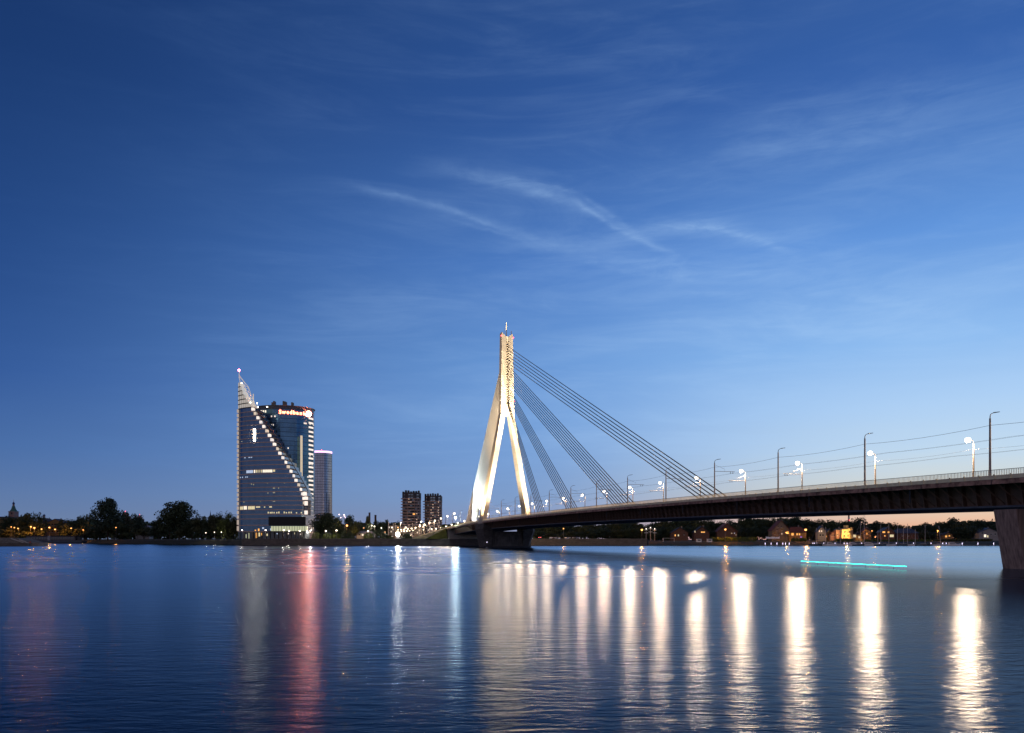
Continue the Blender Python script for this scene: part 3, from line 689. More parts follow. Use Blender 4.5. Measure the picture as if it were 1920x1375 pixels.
for k in range(16):
    xx = 450+8*k; m = MB(); m.box(tx(xx)-.2, tx(xx)+.2, frontY(xx)-.9, frontY(xx)-.5, 0, tz(997)); m.build('column', concrete_d, tower)
# lit offices on the front sail: (x0, x1, y bottom line index, material)
def lit(x0, x1, yb, yt, e):
    m = MB(); n = max(1, int((x1-x0)/3))
    for k in range(n):
        a = x0+(x1-x0)*k/n; c = x0+(x1-x0)*(k+1)/n-.3
        m.hexa([(tx(a), frontY(a)-.12, tz(yb)), (tx(c), frontY(c)-.12, tz(yb)), (tx(c), frontY(c)+.02, tz(yb)), (tx(a), frontY(a)+.02, tz(yb))], [(tx(a), frontY(a)-.12, tz(yt)), (tx(c), frontY(c)-.12, tz(yt)), (tx(c), frontY(c)+.02, tz(yt)), (tx(a), frontY(a)+.02, tz(yt))])
    m.build('lit_window', e, tower)
lit(462, 474.5, 886.2, 880, e_win2); lit(476, 479, 886.2, 880, e_cream); lit(480.5, 483, 886, 880, e_win); lit(485, 487, 886, 880, e_win); lit(489, 491, 886, 880, e_win)
lit(492.5, 511, 886, 879.5, e_cream); lit(512, 516, 885, 881, e_win)
for a in (450, 454, 460, 463): lit(a, a+1.8, 894.5, 892.4, e_win2)
lit(450, 456, 955, 949, e_win); lit(457, 463, 955, 948.5, e_cream); lit(465, 478, 955, 949, e_win); lit(480, 488, 952, 949.5, e_win); lit(495, 497.5, 952, 950, e_win); lit(505, 510, 952, 949.5, e_win)
for a in (502, 506, 509, 513, 518, 522, 532, 536, 541, 545, 555, 564): lit(a, a+2.4, 963, 959.5+random.random()*1.5, e_win)
for a, c in ((471, 908), (475, 909), (501, 907), (533, 907), (453, 826), (458, 857.5), (512, 916.5), (514.5, 916.5), (522, 916.5), (512, 925), (514.5, 925), (512, 941.3), (514.5, 941.3), (522, 940), (502, 925.5), (475, 820), (466, 857.5), (470, 857.5), (488, 941.5), (457, 941.5)):
    lit(a, a+(1.2 if c not in (857.5,) else 3), c, c-1.6, e_win if c != 857.5 else e_win2)
# lit rooms on the rear tower
for a, c, w_ in ((567, 792, 4), (575, 792, 9), (511, 782, 2), (517, 782, 3), (512, 798, 1), (515, 798, 1), (511, 806, 1), (514, 806, 1), (535, 841, 3), (541, 841, 2), (575, 852, 4), (574, 868, 4), (572, 893, 5)):
    th0 = math.acos(max(-1, min(1, (rtx(a)-RX)/RA_))); th1 = math.acos(max(-1, min(.999, (rtx(a+w_)-RX)/RA_)))
    q0, q1, q2, q3 = rear(th0, off=.14), rear(th1, off=.14), rear(th1, off=-.2), rear(th0, off=-.2)
    m = MB(); m.hexa([(*q, tz(c+1.4)*KR) for q in (q0, q1, q2, q3)], [(*q, tz(c-1.4)*KR) for q in (q0, q1, q2, q3)]); m.build('lit_window', e_bay, tower)
# lit crown rooms on the left of the rear tower
for a in (484, 487, 491, 495, 499):
    m = MB(); m.box(rtx(a), rtx(a+2.2), rear(2.2)[1]-3, rear(2.2)[1]-2.5, tz(774.5)*KR, tz(770.5)*KR); m.build('lit_window', e_cream, tower)

# ------------------------------------------------------------------ second round tower behind
zt = thing('round_tower', (PX(603, 1000), 1000, 4.4), 'round bronze-glass tower with a pink lit roof ring behind the glass headquarters', 'tower')
rz_ = 12.9; H2 = PZ(851, 1000)-4.4
nf = 33
for k in range(nf):
    z0, z1 = H2*k/nf, H2*(k+1)/nf
    m = MB(); m.rev([(z0, rz_), (z1-.4, rz_)], n=40); m.build('glass_band', glass_z, zt)
    m = MB(); m.rev([(z1-.4, rz_+.05), (z1, rz_+.05)], n=40); m.build('spandrel', mull, zt)
m = MB()
for k in range(40):
    a = 2*pi*k/40; m.box(rz_*cos(a)-.12, rz_*cos(a)+.12, rz_*sin(a)-.12, rz_*sin(a)+.12, 0, H2)
m.build('mullion', mull, zt, kind='stuff')
m = MB(); m.rev([(H2, rz_+.1), (H2+2.6, rz_+.3), (H2+2.7, rz_-.5), (H2+.1, rz_-.6)], n=40); m.build('roof_ring_light', e_pink, zt)
m = MB(); m.rev([(H2, 6), (H2+4, 6)], n=16); m.build('plant_room', darkp, zt)
m = MB(); m.ball((0, 0, H2+5), .5, 6, 4); m.build('beacon', e_red2, zt)
m = MB(); m.box(-7.2, -6.8, -11.2, -10.8, 0, PZ(929, 1000)-4.4); m.build('light_strip', mat('dim_orange_strip', (.1, .05, .03), .5, emis=(1, .42, .2), estr=.35), zt)
m = MB(); m.box(8.7, 9.1, -9.8, -9.4, 0, PZ(925, 1000)-4.4); m.build('dark_fin', darkp, zt)
m = MB(); m.ball((-9.5, -9.5, PZ(900, 1000)-4.4), .5, 6, 4); m.build('wall_lamp', E('dim_white_spot', (1, .9, .8), 3), zt)

# ------------------------------------------------------------------ twin apartment towers with balcony bands
def apartments(x0, x1, ytop, Yd, label, seed, lits):
    rnd = random.Random(seed); hw = (x1-x0)/2*Yd/F; H = PZ(ytop, Yd)-4.4
    r = thing('apartment_tower', (PX((x0+x1)/2, Yd), Yd, 4.4), label, 'apartment building', 'twin apartment towers')
    nfl = 16; fh = (H-3)/nfl
    body = [(-hw*.86, -hw*.6), (-hw*.35, -hw*.95), (hw*.4, -hw*.95), (hw*.9, -hw*.5), (hw*.9, hw*.8), (-hw*.86, hw*.8)]
    m = MB(); m.prism(body, 0, fh*14); m.build('wall', mat('grey_rose_render', (.24, .19, .17), .8, var=.2, scale=.2), r)
    m = MB(); m.prism([(a*1.02, c*1.02) for a, c in body], fh*14, H-2); m.build('penthouse_wall', mat('dark_brown_cladding', (.045, .035, .038), .6), r)
    m = MB()
    for k in range(7): a = -hw*.8+hw*1.6*k/6; m.box(a-1, a+1, -hw*.5, 0, H-2, H-2+rnd.uniform(1, 3.4))
    m.build('roof_plant', darkp, r, kind='stuff')
    m = MB(); m.box(-1.3, 1.3, -.05, .1, -.8, .8); wd = m.mesh('window', glass_k); wg = m.mesh('window', mat('sky_reflecting_pane', (.35, .42, .45), .2, .7)); wl = m.mesh('window', e_orange)
    bal = mat('rose_balcony_front', (.42, .29, .25), .7)
    for k in range(14):
        zb = fh*(k+1); j = rnd.uniform(-.04, .06)*hw
        m = MB(); m.prism([(-hw*1.02+j, -hw*.75), (-hw*.35, -hw*1.12), (hw*.5, -hw*1.12), (hw*1.03+j*.5, -hw*.62), (hw*1.0, -hw*.3), (-hw*.98, -hw*.3)], zb-.15, zb+.85); m.build('balcony', bal, r)
        for q, a in enumerate((-.62, -.42, -.12, .08, .3, .52, .75)):
            yy = -hw*.96 if -.35 < a < .4 else (-hw*.96+(abs(a+.35) if a < 0 else abs(a-.4))*hw*(.72 if a < 0 else .95))
            obj('window', wd if (k*7+q) % 5 else wg, r, (a*hw, yy-.15, zb-1.3))
        for q, a in enumerate((-.16, .04, .62)):
            if rnd.random() < lits:
                m = MB(); m.box(a*hw, a*hw+1.0, -hw*1.16 if a < .5 else -hw*1.0, -hw*1.12 if a < .5 else -hw*.9, zb-.75, zb-.2); m.build('balcony_lamp', E('balcony_lamp_glow', (1, .66, .45), 1.3), r)
    for k in (14, 15):
        for a in (-.6, -.1, .2, .5, .8):
            obj('window', wg, r, (a*hw*.92, -hw*(.99 if -.3 < a < .4 else .8), fh*k+1.7))
    return r
ap = apartments(753.5, 789.5, 921.5, 1000, 'left and slightly taller of the twin round-cornered apartment towers with rose balconies', 1, .3)
m = MB(); m.box(3.3, 6, -12.6, -12.2, PZ(966, 1000)-4.4, PZ(963.5, 1000)-4.4); m.build('lit_window', e_orange, ap)
apartments(795, 829.5, 927.5, 1020, 'right of the twin round-cornered apartment towers, more of its balcony lamps lit', 5, .62)

# ------------------------------------------------------------------ trees
def crown_mesh(name, seed, n, lobes, leaf, shape=(1, 1, 1), weep=0.0):
    rnd = random.Random(seed); m = MB(); cs = []
    for k in range(lobes):
        a = rnd.uniform(0, 2*pi); h = rnd.uniform(.30, .88); rr = rnd.uniform(.05, .34)*(1.15-abs(h-.55)*1.5)
        cs.append((Vector((rr*cos(a)*shape[0], rr*sin(a)*shape[1], h*shape[2])), rnd.uniform(.10, .21)*shape[0]))
    for k in range(n):
        c, r = rnd.choice(cs); dv = Vector((rnd.gauss(0, 1), rnd.gauss(0, 1), rnd.gauss(0, 1)+.25)).normalized()
        p = c+dv*r*(rnd.random()**.45)*1.05
        if weep: p.z -= weep*abs(rnd.gauss(0, 1))*max(0, p.xy.length-.12)
        nn = (dv+Vector((rnd.uniform(-1, 1), rnd.uniform(-1, 1), rnd.uniform(-.6, 1)))).normalized()
        a = nn.orthogonal().normalized(); b_ = nn.cross(a); sz = leaf*rnd.uniform(.6, 1.35); q = rnd.uniform(.5, 1)
        m.face([p-a*sz, p-b_*sz*q, p+a*sz, p+b_*sz*q])
    return m.v, m.f
def trunk_mesh(seed, top=.62):
    rnd = random.Random(seed); m = MB(); m.tube([(0, 0, -.03), (0, 0, .18), (rnd.uniform(-.02, .02), 0, .4), (0, rnd.uniform(-.02, .02), top)], [.028, .02, .015, .006], 6)
    for k in range(5):
        a = rnd.uniform(0, 2*pi); h = rnd.uniform(.2, .4); m.tube([(0, 0, h), (.12*cos(a), .12*sin(a), h+.14), (.24*cos(a), .24*sin(a), h+.3)], [.011, .008, .003], 4)
    return m.mesh('trunk', barkm)
def mk(v, f, mt):
    me = bpy.data.meshes.new('crown'); me.from_pydata(v, [], f); me.materials.append(mt); me.update(); return me
VAR = []
for k in range(7):
    v, f = crown_mesh('crown', 20+k, 2600, 26, .030); VAR.append(([mk(v, f, lm) for lm in leafs], trunk_mesh(k)))
v, f = crown_mesh('crown', 91, 5200, 44, .022); BIG = ([mk(v, f, lm) for lm in leafs], trunk_mesh(91, .8))
v, f = crown_mesh('crown', 92, 3600, 30, .024, (.62, .62, 1.05)); TALL = ([mk(v, f, lm) for lm in leafs], trunk_mesh(92, .9))
v, f = crown_mesh('crown', 93, 3800, 26, .022, (1.15, 1.1, .95), weep=.9); WILLOW = ([mk(v, f, lm) for lm in leafs+[leaf_y]], trunk_mesh(93))
def tree(X, Y, H, wd, label, group=None, var=None, leaf=None, rnd=random):
    zg = ground_z(X, Y); r = thing('tree', (X, Y, zg), label, 'tree', group, rz=rnd.uniform(0, 6.28))
    cm, tm_ = var or rnd.choice(VAR); li = rnd.randrange(3) if leaf is None else leaf
    for nm, me in (('crown', cm[li]), ('trunk', tm_)):
        o = obj(nm, me, r); o.scale = (wd*1.35, wd*1.35, H*1.04)
    return r
def tpx(x, ytop, wpx, Y, label, group=None, **kw):
    X = PX(x, Y); return tree(X, Y, PZ(ytop, Y)-ground_z(X, Y), wpx*Y/F, label, group, **kw)
rT = random.Random(11)
# left park: hand-placed from the photograph (x, top row, crown width, distance, variant, leaf)
tpx(202, 937.5, 52, 770, 'largest rounded tree on the left bank, right of the long moored houseboat', 'trees of the left bank', var=BIG, leaf=2, rnd=rT)
tpx(336, 943, 62, 690, 'broad dark tree on the left bank, second tallest, midway to the glass tower', 'trees of the left bank', var=BIG, leaf=0, rnd=rT)
left = [(186, 985, 34, 790), (214, 975, 44, 775), (241, 983, 40, 765), (228, 963, 30, 800), (257, 967, 26, 745), (270, 990, 34, 740), (298, 975, 34, 725), (312, 985, 28, 715), (318, 956, 36, 700),
        (360, 975, 34, 675), (377, 967.5, 32, 665), (394, 972, 26, 655), (405, 963, 30, 650), (424, 966, 24, 640), (438, 968, 26, 628), (175, 991, 24, 800), (288, 994, 24, 730), (348, 990, 30, 680)]
for k, (x, y, w, Yd) in enumerate(sorted(left)):
    tpx(x, y, w, Yd, 'dark green tree on the left bank, %s from the left among the lower ones there' % ordn(k), 'trees of the left bank', var=(WILLOW if x in (424, 438) else None), leaf=(1 if x in (424, 438) else None), rnd=rT)
tpx(427, 961, 34, 634, 'drooping lamp-lit willow on the bank, against the left edge of the glass tower', 'trees of the left bank', var=WILLOW, leaf=3, rnd=rT)
# trees behind the houseboat (orange lamp light)
for k, (x, y, w, Yd) in enumerate([(16, 968, 26, 900), (12, 990, 30, 850), (30, 984, 26, 870), (48, 968, 30, 880), (60, 963, 40, 875), (72, 975, 30, 865), (124, 975, 30, 875), (130, 983, 32, 855), (148, 970, 26, 900), (160, 968, 24, 890), (171, 972, 24, 880), (160, 986, 28, 850), (40, 998, 22, 845), (52, 996, 20, 846), (76, 994, 16, 852), (121, 995, 14, 850), (145, 994, 18, 848)]):
    tpx(x, y, w, Yd, 'tree in orange lamplight behind the moored houseboat, number %s from the left' % ordn(k), 'trees behind the houseboat', leaf=1 if k % 2 else None, rnd=rT)
# right of the glass tower
tpx(611, 964, 48, 560, 'big dark tree right beside the glass tower, in front of the round tower', var=BIG, leaf=0, rnd=rT)
mid = [(632, 972, 24, 600), (657, 969, 26, 620), (668, 978, 22, 600), (691, 970, 16, 640), (679, 984, 22, 660), (712, 978, 26, 760), (722, 976, 20, 780), (742, 979, 20, 800), (836, 985, 24, 640), (845, 988, 20, 630), (600, 980, 20, 560), (640, 988, 18, 580)]
for k, (x, y, w, Yd) in enumerate(sorted(mid)):
    tpx(x, y, w, Yd, 'dark tree between the round tower and the bridge approach, %s from the left' % ordn(k), 'trees left of the bridge', var=TALL if x == 691 else None, rnd=rT)
# long tree line on the right bank
rows = []
x = 1004
def topline(x):
    pts = [(1000, 986), (1080, 984), (1150, 980), (1190, 977), (1215, 984), (1240, 976), (1270, 971), (1300, 970), (1325, 974), (1345, 979), (1365, 976), (1385, 982), (1400, 971), (1430, 970), (1455, 973), (1475, 971), (1497, 967), (1512, 977), (1530, 978), (1550, 976), (1570, 978), (1590, 979), (1607, 972), (1620, 986), (1643, 979), (1655, 986), (1668, 977), (1685, 985), (1700, 992), (1722, 988), (1735, 980), (1750, 984), (1772, 979), (1785, 974), (1800, 979), (1815, 976), (1832, 973), (1845, 981), (1860, 975), (1900, 974), (2000, 970)]
    for (a, ya), (c, yc) in zip(pts, pts[1:]):
        if a <= x <= c: return ya+(yc-ya)*(x-a)/(c-a)
    return 975
k = 0
while x < 1960:
    Yd = rT.uniform(585, 640); w = rT.uniform(24, 36)
    tpx(x, topline(x)+rT.uniform(-1, 2), w, Yd, 'dark tree in the tall back row along the right bank, %s from the left' % ordn(k), 'back row of trees on the right bank', rnd=rT)
    x += rT.uniform(13, 20); k += 1
x = 1010; k = 0
while x < 1900:
    Yd = rT.uniform(560, 578)
    y = max(topline(x)+rT.uniform(8, 16), 988)
    if not (1438 < x < 1512 or 1528 < x < 1640 or 1650 < x < 1690 or 1838 < x < 1872):
        tpx(x, y, rT.uniform(22, 30), Yd, 'lower dark tree in the front row along the right bank, %s from the left' % ordn(k), 'front row of trees on the right bank', rnd=rT); k += 1
    x += rT.uniform(15, 24)
# distant wood closing every gap
m = MB(); rnd = random.Random(5)
def wood(x0, x1, Yd, fn, n, sz=2.2):
    for k in range(n):
        xp = rnd.uniform(x0, x1); yt = fn(xp); X = PX(xp, Yd)+rnd.uniform(-3, 3); Y = Yd+rnd.uniform(0, 26); zt_ = PZ(yt, Yd); zg = ground_z(X, Y)
        zc = zg+(zt_-zg)*rnd.random()**.7; p = Vector((X, Y, zc)); nn = Vector((rnd.gauss(0, 1), rnd.gauss(0, 1), rnd.gauss(0, 1))).normalized(); a = nn.orthogonal().normalized(); b_ = nn.cross(a); s_ = sz*rnd.uniform(.5, 1.2)
        m.face([p-a*s_, p-b_*s_, p+a*s_, p+b_*s_*.8])
wood(1000, 2000, 680, lambda q: topline(q)+6+2*sin(q*.13), 9000)
wood(-200, 180, 960, lambda q: 981+3*sin(q*.09), 3500, 2.6)
wood(160, 450, 860, lambda q: 982+4*sin(q*.07), 4000, 2.4)
wood(620, 900, 1150, lambda q: 983+2*sin(q*.1), 3500, 3)
m.build('distant_wood', leafs[0], kind='stuff')
# riverside hedges and bushes
def bush(X, Y, w, h, label, group, li, rnd=rT):
    r = thing('bush', (X, Y, ground_z(X, Y)), label, 'bush', group); vv = []; m = MB()
    for k in range(1300):
        dv = Vector((rnd.gauss(0, 1), rnd.gauss(0, 1), abs(rnd.gauss(0, 1)))).normalized(); p = Vector((dv.x*w/2, dv.y*w/2, .1+dv.z*h))*rnd.uniform(.86, 1.03)
        nn = (dv+Vector((rnd.uniform(-1, 1), rnd.uniform(-1, 1), rnd.uniform(-1, 1)))*.8).normalized(); a = nn.orthogonal().normalized(); b_ = nn.cross(a); s_ = rnd.uniform(.12, .3)
        m.face([p-a*s_, p-b_*s_, p+a*s_, p+b_*s_])
    m.build('foliage', li, r); return r
for k, (x, w, yt, li) in enumerate(((593, 18, 997, leaf_y), (604, 14, 1001, leafs[0]), (614, 21, 1000, leaf_y), (631, 17, 1000, leaf_y), (651, 25, 993.5, leafs[0]), (691, 19, 999, leaf_y), (711, 34, 992.5, leafs[0]), (731, 14, 1004, leafs[1]), (763, 20, 1000, leafs[0]))):
    Y = 516.; bush(PX(x, Y), Y, w*Y/F, PZ(yt, Y)-4.45, 'rounded clipped bush on the quay lawn, %s of nine counted from the glass tower' % ordn(k), 'clipped bushes on the quay', li)
def hedge(x0, x1, yt, Y, label, li):
    m = MB(); a, c = PX(x0, Y), PX(x1, Y); zg = ground_z((a+c)/2, Y); h = PZ(yt, Y)-zg
    for k in range(int((c-a)*90)):
        p = Vector((rT.uniform(a, c), Y+rT.uniform(-1, 1), zg+h*rT.random()**.6*(.85+.15*sin(a+k)))); nn = Vector((rT.gauss(0, 1), -abs(rT.gauss(0, 1.2)), rT.gauss(0, 1))).normalized(); u = nn.orthogonal().normalized(); b_ = nn.cross(u); s_ = rT.uniform(.12, .4)
        m.face([p-u*s_, p-b_*s_, p+u*s_, p+b_*s_])
    o = m.build('hedge', li); tag(o, label, 'hedge')
hedge(1334, 1418, 1007, 522, 'long hedge lit yellow by the sodium lamp near the two white kiosks', leaf_y)
hedge(1484, 1512, 1009, 524, 'short hedge under the bright sodium lamp by the red-roofed restaurant', leaf_y)
hedge(1566, 1600, 1010, 527, 'hedge in front of the floodlit yellow house', leaf_y)
hedge(1622, 1745, 1012, 528, 'long low hedge behind the moored sailing boats', leaf_y)
hedge(1750, 1860, 1011, 530, 'dark hedge behind the right end of the marina', leafs[1])

# ------------------------------------------------------------------ houses
def beams(h, hw, z0, z1, zr):
    m = MB(); n = 6
    for k in range(n+1): a = -hw+2*hw*k/n; m.box(a-.09, a+.09, -.22, -.06, z0, min(z1+ (zr-z1)*(1-abs(a)/hw), zr)-.3)
    for z_ in (z0, (z0+z1)/2, z1): m.box(-hw, hw, -.27, -.12, z_-.1, z_+.1)
    for k in range(0, n, 2): a = -hw+2*hw*k/n; m.tube([(a, -.2, z0), (a+2*hw/n, -.2, z1)], .08, 4)
    m.build('timber_frame', steel_b, h)
def house(x0, x1, yeave, yridge, Y, wallm, roofm, label, wins=(), cat='house', gable=True, ybase=None, depth=None):
    a, c = PX(x0, Y), PX(x1, Y); X = (a+c)/2; zg = ground_z(X, Y); hw = (c-a)/2; dp = depth or hw*1.4
    r = thing('house', (X, Y, zg), label, cat, 'buildings on the far banks'); ze = PZ(yeave, Y)-zg; zr_ = PZ(yridge, Y)-zg
    m = MB(); m.box(-hw, hw, 0, dp, -.5, ze)
    if gable: m.face([(-hw, 0, ze), (hw, 0, ze), (0, 0, zr_)]); m.face([(hw, dp, ze), (-hw, dp, ze), (0, dp, zr_)])
    m.build('wall', wallm, r)
    m = MB(); e = .5; q = .3
    if gable:
        for sg in (-1, 1): m.hexa(*[[(sg*(hw+e), -e, ze-.4+u), (0, -e, zr_+.1+u), (0, dp+e, zr_+.1+u), (sg*(hw+e), dp+e, ze-.4+u)][::(1 if sg < 0 else -1)] for u in (0, q)])
    else:
        m.loft([[(-hw-e, -e, ze), (hw+e, -e, ze), (hw+e, dp+e, ze), (-hw-e, dp+e, ze)], [(-hw*.6, dp*.4, zr_), (hw*.6, dp*.4, zr_), (hw*.6, dp*.6, zr_), (-hw*.6, dp*.6, zr_)]])
    rf = m.build('roof', roofm, r)
    m = MB(); m.box(hw*.3, hw*.3+.8, dp*.5, dp*.5+.8, ze+.2, zr_+1.2); m.build('chimney', concrete_d, rf)
    for (xx, yy, w, h, mt) in wins:
        X0 = PX(xx, Y)-X; m = MB(); z0 = PZ(yy+h/2, Y)-zg; z1 = PZ(yy-h/2, Y)-zg; m.box(X0-w*Y/F/2, X0+w*Y/F/2, -.12, .05, z0, z1); wo_ = m.build('window', mt, r)
        m = MB(); m.box(X0-w*Y/F/2-.12, X0+w*Y/F/2+.12, -.2, .05, z0-.15, z0-.005); m.build('sill', white, wo_)
    return r
wA = mat('pale_render', (.19, .155, .115), .85, var=.15, scale=.5); wB = mat('white_render', (.27, .265, .26), .85, var=.1, scale=.5); wC = mat('ochre_render', (.24, .145, .06), .85, var=.15, scale=.5); wD = mat('dark_brick_wall', (.10, .055, .04), .9, var=.3, scale=1); wE = mat('pink_render', (.30, .17, .15), .85, var=.2, scale=.3)
rR = mat('red_brown_roof', (.10, .035, .028), .8, var=.2, scale=1); rB = mat('blue_grey_roof', (.035, .05, .085), .6, var=.2, scale=.6); rD = mat('black_roof', (.02, .02, .022), .8)
gk = glass_k
house(1260, 1290, 999, 990, 556, wD, rD, 'dark low house under the bridge with two small lit windows', [(1266, 1004, 2, 3, e_orange), (1272, 1004, 2, 3, e_win), (1283, 1002, 2, 2, gk)])
house(1302, 1330, 998, 988, 556, wD, rD, 'dark house under the bridge with a lit ground floor', [(1303, 997, 2, 3, e_win), (1316, 998, 3, 2, e_orange), (1320, 998, 3, 2, e_orange)])
house(1345, 1382, 997, 982, 556, wD, rR, 'steep gabled dark house behind the yellow hedge', [(1372, 1000, 1.2, 1.2, e_win), (1377, 1000, 1.2, 1.2, e_win2), (1380, 1003, 1, 1, e_win)])
hv = house(1448, 1481, 995, 977, 552, wA, rR, 'half-timbered villa with steep red-brown gable roof by the hotel sign', [(1459, 987.5, 2.2, 2.6, gk), (1465, 987.5, 2.2, 2.6, gk), (1453, 1000.5, 2, 4, gk), (1460, 1001, 2, 4, gk), (1466, 1001, 1.6, 1.8, e_cream), (1457, 994, 2, 2.5, gk), (1466, 994, 2, 2.5, gk)])
house(1479, 1512, 999, 988, 550, wC, rR, 'long red-roofed restaurant with glowing orange windows', [(1486, 1002, 4, 4, e_orange), (1494.5, 1002, 2.4, 3.5, e_orange), (1499, 1002, 2.4, 3, e_orange), (1477.5, 999, 3.5, 4, e_orange), (1502, 1007, 3, 1.2, e_violet)], gable=False)
house(1533, 1549, 997, 987, 550, wB, rB, 'narrow white house with round-topped gable and blue roof', [(1536.5, 996, 1.8, 2.4, e_cream), (1540.5, 996, 1.8, 2.4, e_cream), (1543, 1004, 2, 4, gk), (1538, 1004, 2, 4, gk)])
house(1549, 1560, 1000, 994, 553, wC, rB, 'small yellow-green house between the white gable and the peach house', [(1549.5, 1006, 1.2, 2.4, e_orange)])
house(1557, 1568, 1002, 998, 549, wE, rR, 'small peach house left of the floodlit villa', [(1560, 1004, 2, 2.5, gk), (1564, 1004, 2, 2.5, gk)])
lit_h = house(1578, 1595, 992, 990.5, 546, mat('yellow_render', (.62, .48, .22), .85), rB, 'floodlit yellow three-storey villa with a square roof turret', [(1583.5, 998, 2.2, 2.6, gk), (1583, 1005, 2.4, 3, gk), (1590, 1005, 2.2, 3, gk), (1593, 998, 1.6, 2.6, gk)], gable=False, depth=10)
m = MB(); zg = lit_h.location.z; m.box(PX(1588, 546)-lit_h.location.x, PX(1593, 546)-lit_h.location.x, 2, 6, PZ(991, 546)-zg, PZ(985, 546)-zg); m.build('turret', mat('yellow_render', 0), lit_h)
m = MB(); m.box(PX(1594.6, 546)-lit_h.location.x, PX(1598.6, 546)-lit_h.location.x, -.6, 4, 0, PZ(989.5, 546)-zg); m.build('stair_tower', wA, lit_h)
house(1567, 1578, 994, 991, 548, wE, rB, 'pinkish side house attached left of the floodlit villa', [(1575.5, 998, 1.6, 3, gk), (1575.5, 1005, 1.6, 3, gk), (1570, 1003, 1.8, 3, gk)], gable=False)
house(1599, 1616, 1003, 999, 548, wC, rD, 'low lit annex between the floodlit villa and the half-timbered house', [(1602.5, 1005, 5, 5, e_win), (1611, 1007.5, 3, 3, e_win)], gable=False)
hz_ = house(1617, 1632, 997, 991, 549, wC, rR, 'orange-lit half-timbered house with cross braces behind the tallest mast', [(1621, 1001, 1.6, 3, gk), (1625, 1001, 2.2, 3, e_orange), (1629, 1001, 1.6, 3, gk), (1625, 1006, 2.2, 2, gk)])
beams(hz_, 7.5*549/F, .4, PZ(997, 549)-hz_.location.z, PZ(991, 549)-hz_.location.z); beams(hv, 16.5*552/F, 3.2, PZ(995, 552)-hv.location.z, PZ(977, 552)-hv.location.z)
house(1652, 1678, 998, 990, 549, wD, rB, 'dark brick house with blue roof and lit windows behind the marina', [(1657, 998, 5, 2.6, e_orange), (1666, 998.2, 3, 2.6, e_orange), (1672, 1005, 7, 4.5, e_win), (1659, 1005, 2, 2, e_orange)])
house(1683, 1722, 1000, 991, 556, wD, rB, 'long dark house with wide blue-grey roof behind the slanting masts', [(1693, 1004, 3, 2, gk), (1703, 1004, 3, 2, gk)], gable=False)
house(1770, 1786, 1003, 999, 556, wC, rD, 'small orange-lit house half hidden by trees right of the marina', [(1774, 1006, 3, 3, e_orange), (1780, 1005, 2, 2, e_orange)])
house(1836, 1872, 998, 991, 556, wB, rB, 'white gabled house with blue roof beside the near river pier', [(1847, 1005, 4, 5, e_cream), (1852, 1006, 2, 4, e_win), (1858, 1003, 2, 3, gk), (1842, 1000, 2, 3, gk), (1866, 1002, 2, 3, gk)])
# apartment block glimpsed below the deck, violet panel
r = house(1150, 1180, 977, 976.5, 760, wE, rD, 'pinkish apartment block with a violet lit sign seen under the bridge deck', [(1170+(k % 2)*5, 980+2.8*(k//2), 2.4, 1, gk) for k in range(10)]+[(1153+(k % 2)*3, 981+3*(k//2), 2, 1.2, gk) for k in range(6)], cat='apartment building', gable=False)
m = MB(); X0 = r.location.x; m.box(PX(1161, 760)-X0, PX(1166, 760)-X0, -.5, -.1, PZ(991, 760)-r.location.z, PZ(978, 760)-r.location.z); m.build('sign_panel', e_violet, r)
# left bank buildings
house(-30, 18, 971, 968.5, 960, wC, rD, 'ochre corner building at the left edge below the church', [(10, 974, 2, 3, gk), (14, 974, 2, 3, gk), (6, 974, 2, 3, gk)], gable=False, cat='building')
house(16, 36, 978, 973, 930, wC, rD, 'gabled dark-roofed house in front of the church tower', [(20, 981, 2, 2.6, gk), (26, 981, 2, 2.6, gk), (31, 981, 2, 2.6, gk)], cat='building')
house(76, 94, 978, 972.5, 940, wD, rB, 'dark building with slate roof below the four small domes', [(80, 981, 2, 2.5, gk), (86, 981, 2, 2.5, gk)], gable=False, cat='building')
yb_ = house(88, 118, 980, 973.5, 905, wC, rB, 'yellow classical building in orange lamplight behind the moored houseboat', [(93+5*k, 984, 2, 3.4, gk) for k in range(5)]+[(93+5*k, 991, 2, 3, gk) for k in range(5)]+[(93+5*k, 997, 2, 3, gk) for k in range(5)], cat='building')
house(254, 280, 989, 985.5, 790, wB, mat('pale_slate_roof', (.20, .21, .23), .7, var=.2, scale=.5), 'low house with pale slate roof between the park trees', [(262, 992, 2, 2, gk), (270, 992, 2, 2, gk)], gable=False)
house(668, 700, 1000, 996, 600, wB, greyp, 'low white pavilion behind the clipped bushes', [(674+6*k, 1003, 3, 3, e_cream if k % 2 else gk) for k in range(5)], gable=False, cat='pavilion')
for k, (a, c, yt, bt) in enumerate(((776, 790, 987, 0), (800, 812, 990, 0), (727, 742, 985, 0))):
    house(a, c, yt, yt-2, 720+20*k, [wA, wB, wA][k], rD, ['pale office building low between the twin apartment towers', 'small pale building below the right apartment tower', 'pale building left of the catenary posts'][k], [(a+3+3.5*j, yt+4+4*i, 1.8, 2, gk if (i+j) % 3 else e_cream) for i in range(3) for j in range(3)], gable=False, cat='building')
